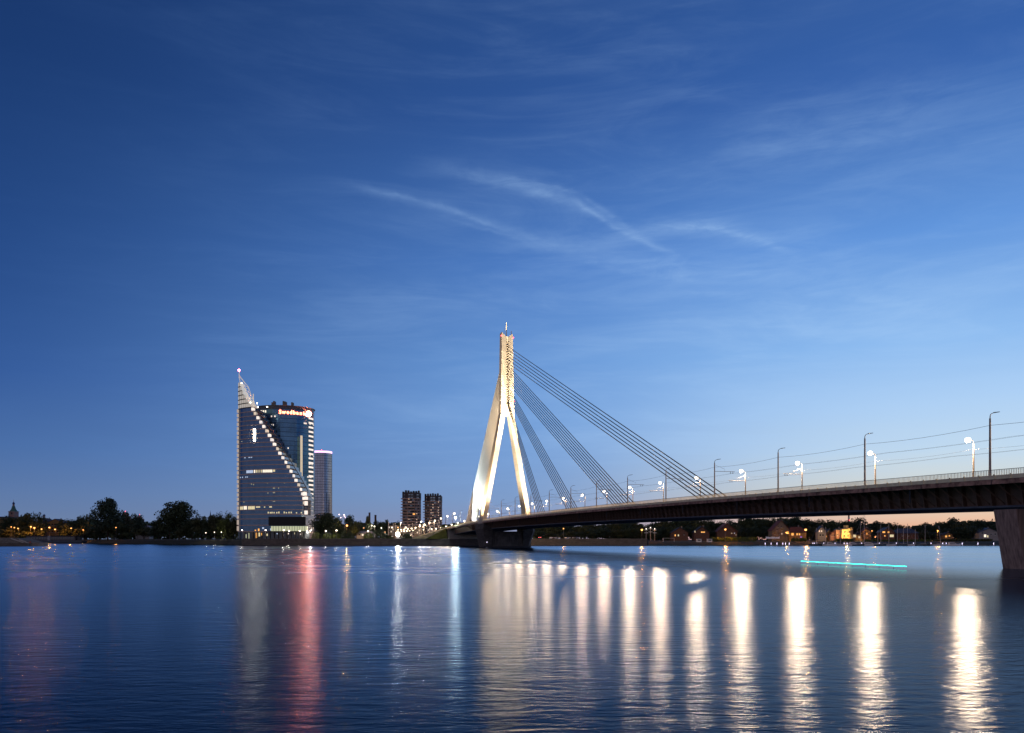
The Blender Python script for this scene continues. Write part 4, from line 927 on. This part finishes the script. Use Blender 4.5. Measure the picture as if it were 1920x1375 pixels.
# church with onion-domed bell tower
def onion(m, x, y, z0, r, n=10): m.rev([(z0, r*.55), (z0+r*.5, r*.98), (z0+r*1.0, r), (z0+r*1.6, r*.6), (z0+r*2.1, r*.18), (z0+r*2.9, .05)], x, y, n)
CY = 1150.; cs_ = CY/F
ch = thing('church', (PX(25.5, CY), CY, 4.4), 'pink and white church bell tower with green spire and small blue onion dome', 'church')
def cz(y): return PZ(y, CY)-4.4
m = MB(); m.box(-4.6, 4.6, -4.6, 4.6, 0, cz(960)); m.build('bell_tower', wE, ch)
m = MB(); m.box(-5.1, 5.1, -5.1, 5.1, cz(960), cz(959)); m.box(-4.9, 4.9, -4.9, 4.9, cz(966), cz(965.4)); m.build('cornice', wB, ch)
m = MB(); m.box(-1.1, 1.1, -4.8, -4.5, cz(965), cz(961.5)); m.build('belfry_opening', darkp, ch)
for sg in (-1, 1): m = MB(); m.box(sg*3.6-.5, sg*3.6+.5, -4.75, -4.5, cz(971), cz(960.4)); m.build('pilaster', wB, ch)
m = MB(); m.rev([(cz(959), 5.4), (cz(955), 3.2), (cz(949), 1.7)], n=8); m.build('spire', mat('green_copper_roof', (.04, .13, .10), .6), ch)
m = MB(); m.rev([(cz(949), 1.4), (cz(946), 1.4)], n=8); m.build('drum', wE, ch)
m = MB(); onion(m, 0, 0, cz(946), 1.7); m.build('onion_dome', mat('blue_dome', (.03, .06, .18), .4), ch)
m = MB(); m.box(-.15, .15, -.15, .15, cz(942), cz(937)); m.box(-.8, .8, -.12, .12, cz(940), cz(939.6)); m.build('cross', cream, ch)
m = MB(); m.box(5, 14, -3, 12, 0, cz(969)); m.box(-16, -5, -3, 12, 0, cz(972)); m.build('nave', wA, ch)
dm = thing('domed_church', (PX(81, CY), CY, 4.4), 'white church drum topped by four small dark domes above the left rooftops', 'church')
m = MB(); m.box(-4.6, 4.6, -4.6, 4.6, 0, cz(971.5)); m.build('drum_block', wB, dm)
for a in (-3.4, -1.1, 1.2, 3.5):
    m = MB(); m.cyl(a, -3 if a in (-3.4, 3.5) else 2, cz(971.5), cz(967.5), .8); t_ = m.build('turret', wB, dm); m = MB(); onion(m, a, -3 if a in (-3.4, 3.5) else 2, cz(967.5), 1.0, 8); m.build('dome', mat('blue_dome', 0), t_)
# distant stepped high-rises with beacons
for (x, yt, w, lab) in ((236, 961, 14, 'distant pale stepped high-rise with red beacon behind the big left trees, the left one'), (262.5, 967, 11, 'distant pale high-rise with red beacon behind the left trees, the right smaller one')):
    Yd = 1500.; r = thing('high_rise', (PX(x, Yd), Yd, 4.4), lab, 'high-rise'); hw = w/2*Yd/F; H = PZ(yt, Yd)-4.4
    m = MB(); m.box(-hw, hw, -6, 6, 0, H*.86); m.box(-hw*.7, hw*.5, -5, 5, H*.86, H*.95); m.box(-hw*.4, hw*.2, -4, 4, H*.95, H); m.build('wall', wE, r)
    m = MB()
    for k in range(5): m.box(-hw*.9, hw*.9, -6.2, -6, H*(.5+.07*k), H*(.5+.07*k)+1.2)
    m.build('window_strip', gk, r)
    m = MB(); m.ball((0, -2, H+2), .7, 8, 5); m.build('beacon', e_red2, r); m = MB(); m.cyl(0, -2, H, H+1.5, .2); m.build('mast', darkp, r)
# small far spire
r = thing('far_spire', (PX(394.5, 1300), 1300, 4.4), 'slim dark far-off church spire poking above the left park trees', 'spire')
m = MB(); m.rev([(0, 4), (PZ(970, 1300)-4.4, 4), (PZ(967, 1300)-4.4, 1.2), (PZ(959, 1300)-4.4, .15)], n=8); m.build('spire_body', darkp, r)
m = MB(); m.tube([(0, 0, PZ(959, 1300)-4.4), (0, 0, PZ(957, 1300)-4.4)], .12, 5); m.build('finial', darkp, r)
# industrial chimneys
for (x, yt, w, Yd, lab, mt) in ((692.8, 961.5, 2.0, 1100, 'taller of two thin dark chimneys left of the apartment towers', wD), (704, 966, 2.2, 1100, 'shorter and thicker of two dark chimneys left of the apartment towers', wD)):
    r = thing('chimney', (PX(x, Yd), Yd, 4.4), lab, 'chimney'); m = MB(); m.cyl(0, 0, 0, PZ(yt, Yd)-4.4, w*.9, w*.62, 12); m.build('stack', mt, r)
    m = MB(); m.rev([(PZ(yt, Yd)-4.4-.8, w*.72), (PZ(yt, Yd)-4.4+.1, w*.72)], n=12); m.build('rim', darkp, r)
r = thing('striped_chimney', (PX(1591.5, 900), 900, 3.2), 'tall red and white banded chimney rising behind the floodlit villa', 'chimney'); hh = PZ(963, 900)-3.2
for k in range(9):
    m = MB(); m.cyl(0, 0, hh*k/9, hh*(k+1)/9, 1.15-.03*k, 1.12-.03*k, 10); m.build('band', mat('red_chimney_band', (.30, .035, .035), .7) if k % 2 == 0 else mat('grey_chimney_band', (.22, .2, .24), .7), r)
m = MB(); m.ball((0, -1.1, hh*.97), .35, 6, 4); m.ball((0, -1.1, hh*.75), .35, 6, 4); m.build('beacon', e_red2, r)

# ------------------------------------------------------------------ lamps of the banks
def mk_lamp(h, headr, e, nm):
    m = MB(); m.tube([(0, 0, 0), (0, 0, h)], [.09, .06], 6); p = m.mesh('pole', polem)
    m = MB(); m.ball((0, 0, h+headr*.8), headr, 8, 6); gl = m.mesh('lamp_glass', e)
    m = MB(); m.rev([(h+headr*1.35, headr*1.1), (h+headr*1.7, headr*.5), (h+headr*1.8, .02)], n=8); cp_ = m.mesh('lamp_cap', darkp); return p, gl, cp_
def bank_lamp(X, Y, zl, headr, e, col, power, label, group, zg=None):
    zg = ground_z(X, Y) if zg is None else zg; h = max(1, zl-zg-headr); key = (round(h, 1), headr, e.name)
    if key not in LM: LM[key] = mk_lamp(key[0], headr, e, '')
    p, gl, cp_ = LM[key]; r = thing('lamp_post', (X, Y, zg), label, 'lamp post', group)
    obj('pole', p, r); obj('lamp_glass', gl, r); obj('lamp_cap', cp_, r)
    if power: light('bulb', r, (0, -headr*1.5, h+headr*.5), power, col, headr*.55)
    return r
LM = {}
WW = (1, .80, .58); SO = (1, .36, .05)
e_ball = E('promenade_lamp_glass', (1, .80, .66), 9)
for k, (x, y) in enumerate(((454, 994), (498, 994), (532, 994), (542, 995), (562, 995.5), (611, 995.5), (631, 994.5), (690, 996))):
    Y = 512.; bank_lamp(PX(x, Y), Y, PZ(y, Y), .42, e_ball, WW, 420, 'globe lamp on the quay promenade, %s from the left' % ordn(k), 'globe lamps on the quay')
for k, (x, y, p, hr) in enumerate(((21, 988, 3000, .55), (27, 989, 4000, .6), (34, 991, 5000, .7), (58, 987.5, 9000, .8), (64.5, 989.5, 14000, .95), (78, 992, 8000, .7), (92.5, 989, 12000, .85), (103.5, 992.5, 9000, .8), (133.5, 990.5, 7000, .7), (156, 993.5, 3000, .6))):
    Y = 843.; bank_lamp(PX(x, Y), Y, PZ(y, Y), hr, e_sod, SO, p*.6, 'orange street lamp behind the moored houseboat, %s from the left' % ordn(k), 'orange lamps behind the houseboat')
bank_lamp(PX(217.5, 740), 740, PZ(989, 740), .5, e_sod, SO, 800, 'single orange lamp shining through the big left tree', 'orange lamps of the left bank')
for k, (x, y) in enumerate(((386, 999), (402, 998), (415, 998))):
    bank_lamp(PX(x, 620), 620, PZ(y, 620), .3, e_lamp, WW, 500, 'small white park lamp left of the glass tower, %s from the left' % ordn(k), 'small park lamps')
bank_lamp(PX(650.5, 590), 590, PZ(985, 590), .8, e_sod, (1, .5, .12), 9000, 'bright orange lamp with strong glare right of the round tower', 'orange lamps of the middle bank')
for k, (x, y, hr) in enumerate(((665, 990, .5), (697, 985.5, .45), (702, 987, .5), (722, 997.5, .5), (715, 990, .4), (735, 989, .5), (746, 989, .55), (761, 989, .6), (670, 988.5, .45), (682, 990, .4), (691.5, 988, .5))):
    bank_lamp(PX(x, 640), 640, PZ(y, 640), hr, e_lamp if k % 3 else e_sod, WW, 900, 'small warm lamp between the round tower and the apartment towers, %s in the cluster' % ordn(k), 'warm lamps of the middle bank')
# the ground-level flood that glares beside the bushes
fr = thing('ground_floodlight', (PX(746, 522), 522, 4.5), 'very bright white floodlight low on the quay beside the last round bush', 'floodlight')
m = MB(); m.box(-.9, .9, -.3, .5, 0, 2.2); m.build('stand', darkp, fr); m = MB(); m.rev([(0, .01), (0, 1.15), (.4, 1.3), (.5, .01)], n=14); o = m.build('lamp_glass', e_flood, fr); o.location = (0, -.35, 3.0); o.rotation_euler = (pi/2, 0, 0)
light('bulb', fr, (0, -1.6, 3.2), 7000, (1, .93, .8), .5)
# mast with cluster of lamps
mst = thing('floodlight_mast', (PX(641.5, 700), 700, 4.5), 'tall grey masts carrying a cluster of small pinkish lamps right of the round tower', 'floodlight mast')
for k, (x, y) in enumerate(((636, 965), (639, 971), (645, 965.5), (647, 971), (646, 968))):
    X0 = PX(x, 700)-mst.location.x; m = MB(); m.ball((X0, 0, PZ(y, 700)-4.5), .5, 8, 5); m.build('lamp_glass', E('pinkish_mast_lamp', (1, .72, .82), 4), mst)
for x in (641, 643, 646):
    X0 = PX(x, 700)-mst.location.x; m = MB(); m.tube([(X0, .3, 0), (X0, .3, PZ(966, 700)-4.5)], .14, 6); m.tube([(X0-1.6, .3, PZ(968, 700)-4.5), (X0+1, .3, PZ(967, 700)-4.5)], .08, 4); m.build('mast', polew, mst)
# catenary portals by the approach road
rp = random.Random(4)
for k, x in enumerate((728.5, 737, 741, 750.5, 759, 773.5, 786, 789, 795, 806, 814.5, 823.5)):
    Y = 560+rp.uniform(0, 60); zt_ = PZ((979, 981, 980, 980, 984, 981, 984, 977.5, 984, 975, 975.5, 984)[k], Y); X = PX(x, Y); r = thing('catenary_post', (X, Y, 4.4), 'pale overhead-line post left of the bridge abutment, %s from the left' % ordn(k), 'post', 'overhead line posts on the bank')
    m = MB(); m.tube([(0, 0, 0), (0, 0, zt_-4.4)], .17, 6); m.build('pole', polew, r)
    m = MB(); q = (zt_-4.4)*rp.uniform(.72, .95); sg = 1 if k % 2 else 1; m.tube([(0, 0, q), (sg*rp.uniform(3, 5.2), 0, q+rp.uniform(-.3, .1))], .10, 5); m.build('bracket_arm', polew, r)
    if k in (3, 6, 7, 8, 10):
        m = MB(); m.ball((.5, -.3, zt_-4.6), .32, 7, 5); m.build('lamp_glass', e_lamp, r); light('bulb', r, (.5, -1.2, zt_-4.8), 1500, WW, .2)
# cool-white spot at the abutment and pier
bank_lamp(*BP(-66, -14.6, 0)[:2], PZ(971, 480), .55, E('cool_white_lamp_glass', (.80, 1, .98), 60), (.8, 1, .97), 9000, 'blue-white star-bright lamp on the near parapet, left of the pylon foot', 'floodlights at the pylon', zg=11.9)
# right bank lamps
for k, (x, y, hr, p, Y, lab) in enumerate(((1056.5, 991, .4, 900, 545, 'small orange lamp under the bridge near the parked cars'), (1203.5, 993, .75, 5000, 530, 'bright orange lamp under the bridge left of the three white poles'), (1360, 992.5, .65, 6500, 520, 'orange lamp standing over the long yellow hedge'), (1510.5, 993, .85, 7500, 530, 'brightest orange lamp, right of the red-roofed restaurant'), (1474.5, 998.5, .5, 2500, 540, 'small orange lamp at the left end of the red-roofed restaurant'), (1758, 995, .4, 2500, 540, 'small orange lamp beside the slanting mast'), (1635, 995.5, .35, 900, 545, 'small orange lamp right of the half-timbered house'), (1641, 1007, .35, 700, 540, 'low pinkish lamp behind the sailing boats right of the half-timbered house'))):
    bank_lamp(PX(x, Y), Y, PZ(y, Y), hr, e_sod, SO, p, lab, 'orange lamps of the right bank')
wl = thing('wall_floodlight', (PX(1588, 542), 542, PZ(996.5, 542)), 'twin orange wall lamps lighting the yellow villa', 'wall lamp')
for a, c in ((0, 0), (1.2, -1.4)):
    m = MB(); m.ball((a, 0, c), .5, 8, 5); m.build('lamp_glass', e_sod, wl)
m = MB(); m.tube([(0, 0, 0), (0, 3.8, 0)], .08, 5); m.build('bracket', darkp, wl)
light('bulb', wl, (-.5, -1.5, -1.5), 5500, (1, .56, .16), .4)
# three poles with cross arms under the bridge
for k, x in enumerate((1211.5, 1219.5, 1227.5)):
    Y = 545.; X = PX(x, Y); zg = ground_z(X, Y); r = thing('sports_light_pole', (X, Y, zg), 'white pole with short cross arms under the bridge, %s of three from the left' % ordn(k), 'light pole', 'white cross-armed poles')
    zt_ = PZ((993, 990.5, 993)[k], Y)-zg; m = MB(); m.tube([(0, 0, 0), (0, 0, zt_)], .13, 6); m.build('pole', polew, r)
    for q in (.95, .7): m = MB(); m.box(-1.3, 1.3, -.1, .1, zt_*q-.15, zt_*q+.15); m.build('cross_arm', white, r)
    m = MB(); m.ball((0, -.2, zt_+.4), .35, 7, 5); m.build('lamp_glass', E('dim_white_spot', 0, 0), r)
# football goal frame, kiosks
r = thing('goal_frame', (PX(1254, 520), 520, ground_z(PX(1254, 520), 520)), 'thin football goal frame on the dark lawn under the bridge', 'goal')
m = MB(); a = 3.6; m.tube([(-a, 0, 0), (-a, 0, 2.4)], .06, 5); m.tube([(a, 0, 0), (a, 0, 2.4)], .06, 5); m.tube([(-a, 0, 2.4), (a, 0, 2.4)], .06, 5); m.build('frame', white, r)
m = MB(); m.tube([(-a, 1.4, 0), (-a, 0, 2.3)], .03, 4); m.tube([(a, 1.4, 0), (a, 0, 2.3)], .03, 4); m.tube([(-a, 1.4, 0), (a, 1.4, 0)], .03, 4); m.build('rear_bracing', white, r)
for k, x in enumerate((1311, 1331)):
    X = PX(x, 516); zg = ground_z(X, 516); r = thing('kiosk', (X, 516, zg), ['left of two small white kiosks on the bank under the bridge', 'right of two small white kiosks on the bank, next to the yellow hedge'][k], 'kiosk', 'white kiosks')
    m = MB(); m.box(-1.5, 1.5, 0, 2.5, 0, 2.0); m.build('wall', white, r); m = MB(); m.box(-1.7, 1.7, -.3, 2.7, 2.0, 2.25); m.build('roof', greyp, r); m = MB(); m.box(-.9, .9, -.05, .01, .9, 1.6); m.build('hatch', darkp, r)
# hotel sign on the bank
r = thing('bank_sign', (PX(1436, 530), 530, 0), 'row of pale letters standing on the bank left of the villa', 'sign'); zg = ground_z(r.location.x, 530)
me = text_mesh('Islandehotel', 1.9, .08, 'sign_letters'); me.materials.append(mat('faintly_glowing_letters', (.6, .6, .66), .6, emis=(.8, .8, 1), estr=.12)); o = obj('sign_letters', me, r, (0, 0, PZ(1010, 530))); o.rotation_euler = (pi/2, 0, 0)  # letters have a faint glow in their material
m = MB()
for a in (0.6, 4, 8): m.tube([(a, .1, zg), (a, .1, PZ(1009.8, 530))], .06, 4)
m.build('support', darkp, r)
# parked cars on the right bank
m = MB(); m.loft([[(-2.1, -.85, .35), (2.1, -.85, .35), (2.1, .85, .35), (-2.1, .85, .35)], [(-2.15, -.88, .7), (2.15, -.88, .7), (2.15, .88, .7), (-2.15, .88, .7)], [(-2.0, -.8, .95), (1.95, -.8, .95), (1.95, .8, .95), (-2.0, .8, .95)]])
carb = [m.mesh('body', q) for q in (white, greyp, mat('silver_car_paint', (.45, .46, .5), .3, .5), darkp)]
m = MB(); m.hexa([(-1.7, -.75, .95), (.9, -.75, .95), (.9, .75, .95), (-1.7, .75, .95)], [(-1.3, -.6, 1.45), (.3, -.6, 1.45), (.3, .6, 1.45), (-1.3, .6, 1.45)]); cabm = m.mesh('cabin', gk)
whm = MB(); whm.rev([(-.1, .01), (-.1, .33), (.1, .33), (.1, .01)], n=12); whm = whm.mesh('wheel', darkp)
for k, (x, ci) in enumerate(((1033, 0), (1040, 2), (1047, 1), (1059, 0), (1066, 2), (1073, 2), (1080, 1))):
    X = PX(x, 560); r = thing('parked_car', (X, 550, ground_z(X, 550)+.1), ['white', 'silver', 'grey', 'white', 'silver', 'silver', 'grey'][k]+' car parked on the bank under the bridge, %s from the pier' % ordn(k), 'car', 'cars parked under the bridge', rz=rp.uniform(1.2, 1.9))
    obj('body', carb[ci], r); obj('cabin', cabm, r)
    for a in (-1.35, 1.3):
        for c in (-.82, .82): o = obj('wheel', whm, r, (a, c, .33)); o.rotation_euler = (pi/2, 0, 0)
r = thing('parked_car', (PX(1012, 540), 540, 4.6), 'dark car with glowing red tail lights right of the pylon pier', 'car', 'cars parked under the bridge', rz=pi/2)
obj('body', carb[3], r); obj('cabin', cabm, r)
for c in (-.65, .65): m = MB(); m.box(-2.25, -2.14, c-.2, c+.2, .7, .95); m.build('tail_light', e_tail, r)
for a in (-1.35, 1.3):
    for c in (-.82, .82): o = obj('wheel', whm, r, (a, c, .33)); o.rotation_euler = (pi/2, 0, 0)

# ------------------------------------------------------------------ marina
dk = thing('marina_dock', (PX(1650, 498), 498, 0), 'long low floating dock with bright edge lamps along the right bank', 'dock')
m = MB(); a, c = PX(1425, 498)-dk.location.x, PX(1925, 498)-dk.location.x; m.box(a, c, -1, 1.2, .15, .65); m.build('walkway', concrete_d, dk)
m = MB()
for k in range(40): q = a+(c-a)*(k+.5)/40; m.box(q-1, q+1, -.8, 1, -.4, .15)
m.build('float', darkp, dk, kind='stuff')
for x in (1435, 1446, 1457, 1468, 1473, 1480, 1524.5, 1527.5, 1531.5, 1545, 1566, 1583, 1588.5, 1616, 1649, 1681, 1713, 1746, 1768, 1774.5, 1804.5, 1834, 1863.5):
    X0 = PX(x, 497)-dk.location.x; sm_ = x == 1446
    m = MB(); m.tube([(X0, -.8, .65), (X0, -.8, 1.9)], .06, 5); m.ball((X0, -.8, 1.75), .10 if sm_ else .16, 7, 5); m.build('dock_lamp', e_mar, dk)
def sailboat(x, ytop, L, label, tilt=0.0, cabin=True, tone=None, Y=494.):
    X = PX(x, Y); r = thing('sailing_boat', (X, Y, 0), label, 'sailing boat', 'boats moored in the marina', rz=rp.uniform(-.35, .35)); st_ = []
    for q, wdt, zt_ in ((-.5, .30, 1.0), (-.25, .42, .95), (.1, .42, .98), (.35, .25, 1.1), (.5, .02, 1.25)):
        st_.append([(q*L, -wdt*L*.34*.6, -.15), (q*L, wdt*L*.34*.6, -.15), (q*L, wdt*L*.34, zt_), (q*L, -wdt*L*.34, zt_)])
    m = MB(); m.loft(st_); m.build('hull', tone or white, r)
    m = MB(); m.hexa([(-.2*L, -.9, .95), (.2*L, -.7, .98), (.2*L, .7, .98), (-.2*L, .9, .95)], [(-.16*L, -.7, 1.5), (.1*L, -.5, 1.4), (.1*L, .5, 1.4), (-.16*L, .7, 1.5)]); m.build('cabin', greyp, r)
    H = PZ(ytop, Y); m = MB(); m.tube([(.08*L, 0, .9), (.08*L+tilt*H, 0, H)], [.13, .09], 6); m.build('mast', polew, r)
    m = MB(); m.tube([(.06*L, 0, 2.2), (-.38*L, 0, 2.1)], .13, 6); m.build('boom', mat('sail_cover', (.05, .08, .2), .8), r)
    m = MB(); m.tube([(.49*L, 0, 1.2), (.08*L+tilt*H, 0, H*.97)], .025, 4); m.tube([(-.49*L, 0, 1.0), (.08*L+tilt*H, 0, H*.97)], .025, 4); m.tube([(.08*L, -1.1, H*.6), (.08*L, 1.1, H*.6)], .03, 4); m.build('rigging', greyp, r)
    return r
blist = [(1529, 990, 8), (1546, 988, 9), (1574, 994, 8), (1611, 979, 10), (1617, 960, 13), (1644, 994, 8), (1649.5, 984, 9), (1664, 982, 10), (1680, 980, 11), (1692.5, 990, 8), (1699, 982, 10), (1714, 992, 8), (1732, 984, 10)]
for k, (x, yt, L_) in enumerate(blist):
    lab = 'sailing boat with the tallest mast, reaching up to the bridge deck' if yt == 960 else 'moored sailing boat with bare mast, %s from the left in the marina' % ordn(k)
    sailboat(x, yt, L_, lab, tone=white if k % 3 else darkp, Y=492+(k % 3)*2.)
sailboat(1762, 986, 9, 'moored sailing boat whose mast leans to the left, near the right end of the marina', tilt=-.11)
for k, (x, L_) in enumerate(((1600, 9), (1631, 11), (1787, 9), (1558, 7))):
    X = PX(x, 492.); r = thing('motor_boat', (X, 492, 0), ['white motor boat moored under the floodlit villa', 'long white motor boat moored right of the tallest mast', 'white cabin cruiser at the right end of the marina', 'small white motor boat near the peach house'][k], 'motor boat', 'boats moored in the marina', rz=rp.uniform(-.3, .3))
    m = MB(); m.loft([[(q*L_, -w_*.7, -.15), (q*L_, w_*.7, -.15), (q*L_, w_, zt_), (q*L_, -w_, zt_)] for q, w_, zt_ in ((-.5, 1.2, 1.0), (0, 1.4, 1.1), (.3, 1.0, 1.3), (.5, .05, 1.5))]); m.build('hull', white, r)
    m = MB(); m.hexa([(-.3*L_, -1, 1.05), (.2*L_, -.9, 1.15), (.2*L_, .9, 1.15), (-.3*L_, 1, 1.05)], [(-.25*L_, -.8, 2.2), (.05*L_, -.7, 2.1), (.05*L_, .7, 2.1), (-.25*L_, .8, 2.2)]); m.build('cabin', white, r)
    m = MB(); m.hexa([(-.28*L_, -1.02, 1.4), (.12*L_, -.95, 1.45), (.12*L_, -.9, 1.45), (-.28*L_, -.9, 1.4)], [(-.25*L_, -.93, 1.9), (.05*L_, -.85, 1.85), (.05*L_, -.8, 1.85), (-.25*L_, -.8, 1.9)]); m.build('cabin_window', gk, r)
# moored houseboat at the left
HY = 800.; hb = thing('houseboat', (PX(104, HY), HY, 0), 'long dark two-tone restaurant barge with a row of windows moored at the left bank', 'barge')
def hxp(x): return PX(x, HY)-hb.location.x
m = MB(); m.loft([[(hxp(50+i_), -4+i_*.3, z_), (hxp(158-i_*2), -4+i_*.3, z_), (hxp(160-i_*2), 4, z_), (hxp(50+i_), 4, z_)] for z_, i_ in ((-.3, 2), (1.6, 0), (3.1, 0))]); m.build('hull', mat('blue_grey_hull', (.05, .07, .10), .6, var=.2, scale=.3), hb)
m = MB(); m.box(hxp(53), hxp(145), -3.6, 3.6, 3.1, 7.4); m.build('cabin', mat('dark_cabin_wall', (.06, .055, .07), .7), hb)
m = MB(); m.box(hxp(52), hxp(147), -4.1, 4.1, 7.4, 7.9); m.build('roof', rD, hb)
m = MB(); m.box(-.95, .95, -.08, .05, 0, 2.2); wm_ = m.mesh('window', gk); m = MB(); m.box(-1.15, 1.15, -.05, .05, -.2, 2.4); wf_ = m.mesh('frame', mat('pale_window_frame', (.20, .18, .2), .7))
for k in range(18):
    x = 56+5*k
    if 93 < x < 99: continue
    w_ = obj('window', wm_, hb, (hxp(x), -3.72, 4.2)); obj('frame', wf_, w_, (0, .05, 0))
m = MB(); m.box(hxp(94), hxp(99), -4.4, -3.6, 3.1, 7.7); m.build('entrance', greyp, hb); m = MB(); m.box(hxp(147), hxp(152), -2, 2, 3.1, 6.8); m.build('wheelhouse', darkp, hb)
# left stone jetty
JY = 478.; jt = thing('stone_jetty', (PX(30, JY), JY, 0), 'sloping stone jetty with a low concrete nose at the lower left bank', 'jetty')
def jx(x): return PX(x, JY)-jt.location.x
jz = lambda y: PZ(y, JY)
m = MB(); m.loft([[(q, -6, -.5), (q, 14, -.5), (q, 10, z_), (q, -3, z_)] for q, z_ in ((jx(-300), jz(1005)), (jx(10), jz(1009)), (jx(36), jz(1009)), (jx(50), jz(1013)), (jx(66), jz(1018)))]); m.build('slope', mat('jetty_cobbles', (.13, .125, .11), .95, var=.5, scale=1.2, bump=.6), jt)
m = MB(); m.box(jx(45), jx(81), -4, 5, -.5, jz(1017.5)); m.build('nose', mat('jetty_concrete', (.24, .21, .18), .9, var=.3, scale=.5), jt)
m = MB(); m.box(jx(-300), jx(66), -7.5, -5.5, -.5, jz(1018.5)); m.build('retaining_wall', stonew, jt)
for k, (a, c) in enumerate(((28, 1010.5), (33, 1012), (38, 1014), (43, 1012.5), (48, 1015))):
    m = MB(); m.tube([(jx(a), -3.6, jz(c)), (jx(a+14), -4.2, jz(c+4))], .35, 5); m.build('log', mat('bleached_log', (.42, .40, .36), .9), jt)
m = MB(); m.cyl(jx(65), -4.5, jz(1018), jz(1015.2), .4, .3); m.build('bollard', mat('red_paint', (.4, .04, .02), .6), jt)
# turquoise light trail of a passing boat, shaped as a glowing tube
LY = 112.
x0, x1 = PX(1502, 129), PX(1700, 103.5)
r = thing('boat_light_trail', ((x0+x1)/2, 116.25, 0), 'wavy turquoise light trail of a passing boat low on the water near the right end', 'light trail')
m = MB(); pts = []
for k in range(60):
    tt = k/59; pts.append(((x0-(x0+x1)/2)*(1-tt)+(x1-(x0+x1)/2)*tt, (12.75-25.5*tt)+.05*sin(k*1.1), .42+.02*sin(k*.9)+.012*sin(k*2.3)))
m.tube(pts, .06, 6); m.build('trail_tube', e_cyan, r)
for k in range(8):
    p_ = pts[4+k*7]; m = MB(); m.rev([(-.12, .03), (0, .05), (.1, .02), (.36, .012)], p_[0], p_[1], 8); m.build('float', darkp, r)  # made-up rods under the trail tube
# van standing at the pylon foot
r = thing('van', BP(-14, -10.6, R(-14)-1.0), 'dark van standing on the bridge beside the near pylon leg', 'van', rz=BA)
m = MB(); m.loft([[(-2.6, -1, .4), (2.6, -1, .4), (2.6, 1, .4), (-2.6, 1, .4)], [(-2.6, -1, 1.2), (2.6, -1, 1.2), (2.6, 1, 1.2), (-2.6, 1, 1.2)], [(-2.5, -.9, 2.4), (1.6, -.9, 2.4), (1.6, .9, 2.4), (-2.5, .9, 2.4)]]); m.build('body', greyp, r)
for a in (-1.6, 1.7):
    for c in (-.95, .95): o = obj('wheel', whm, r, (a, c, .36)); o.rotation_euler = (pi/2, 0, 0); o.scale = (1.1, 1.1, 1.1)
m = MB(); m.box(-1, 1.2, -1.02, -.98, 1.3, 2.1); m.build('window', gk, r)
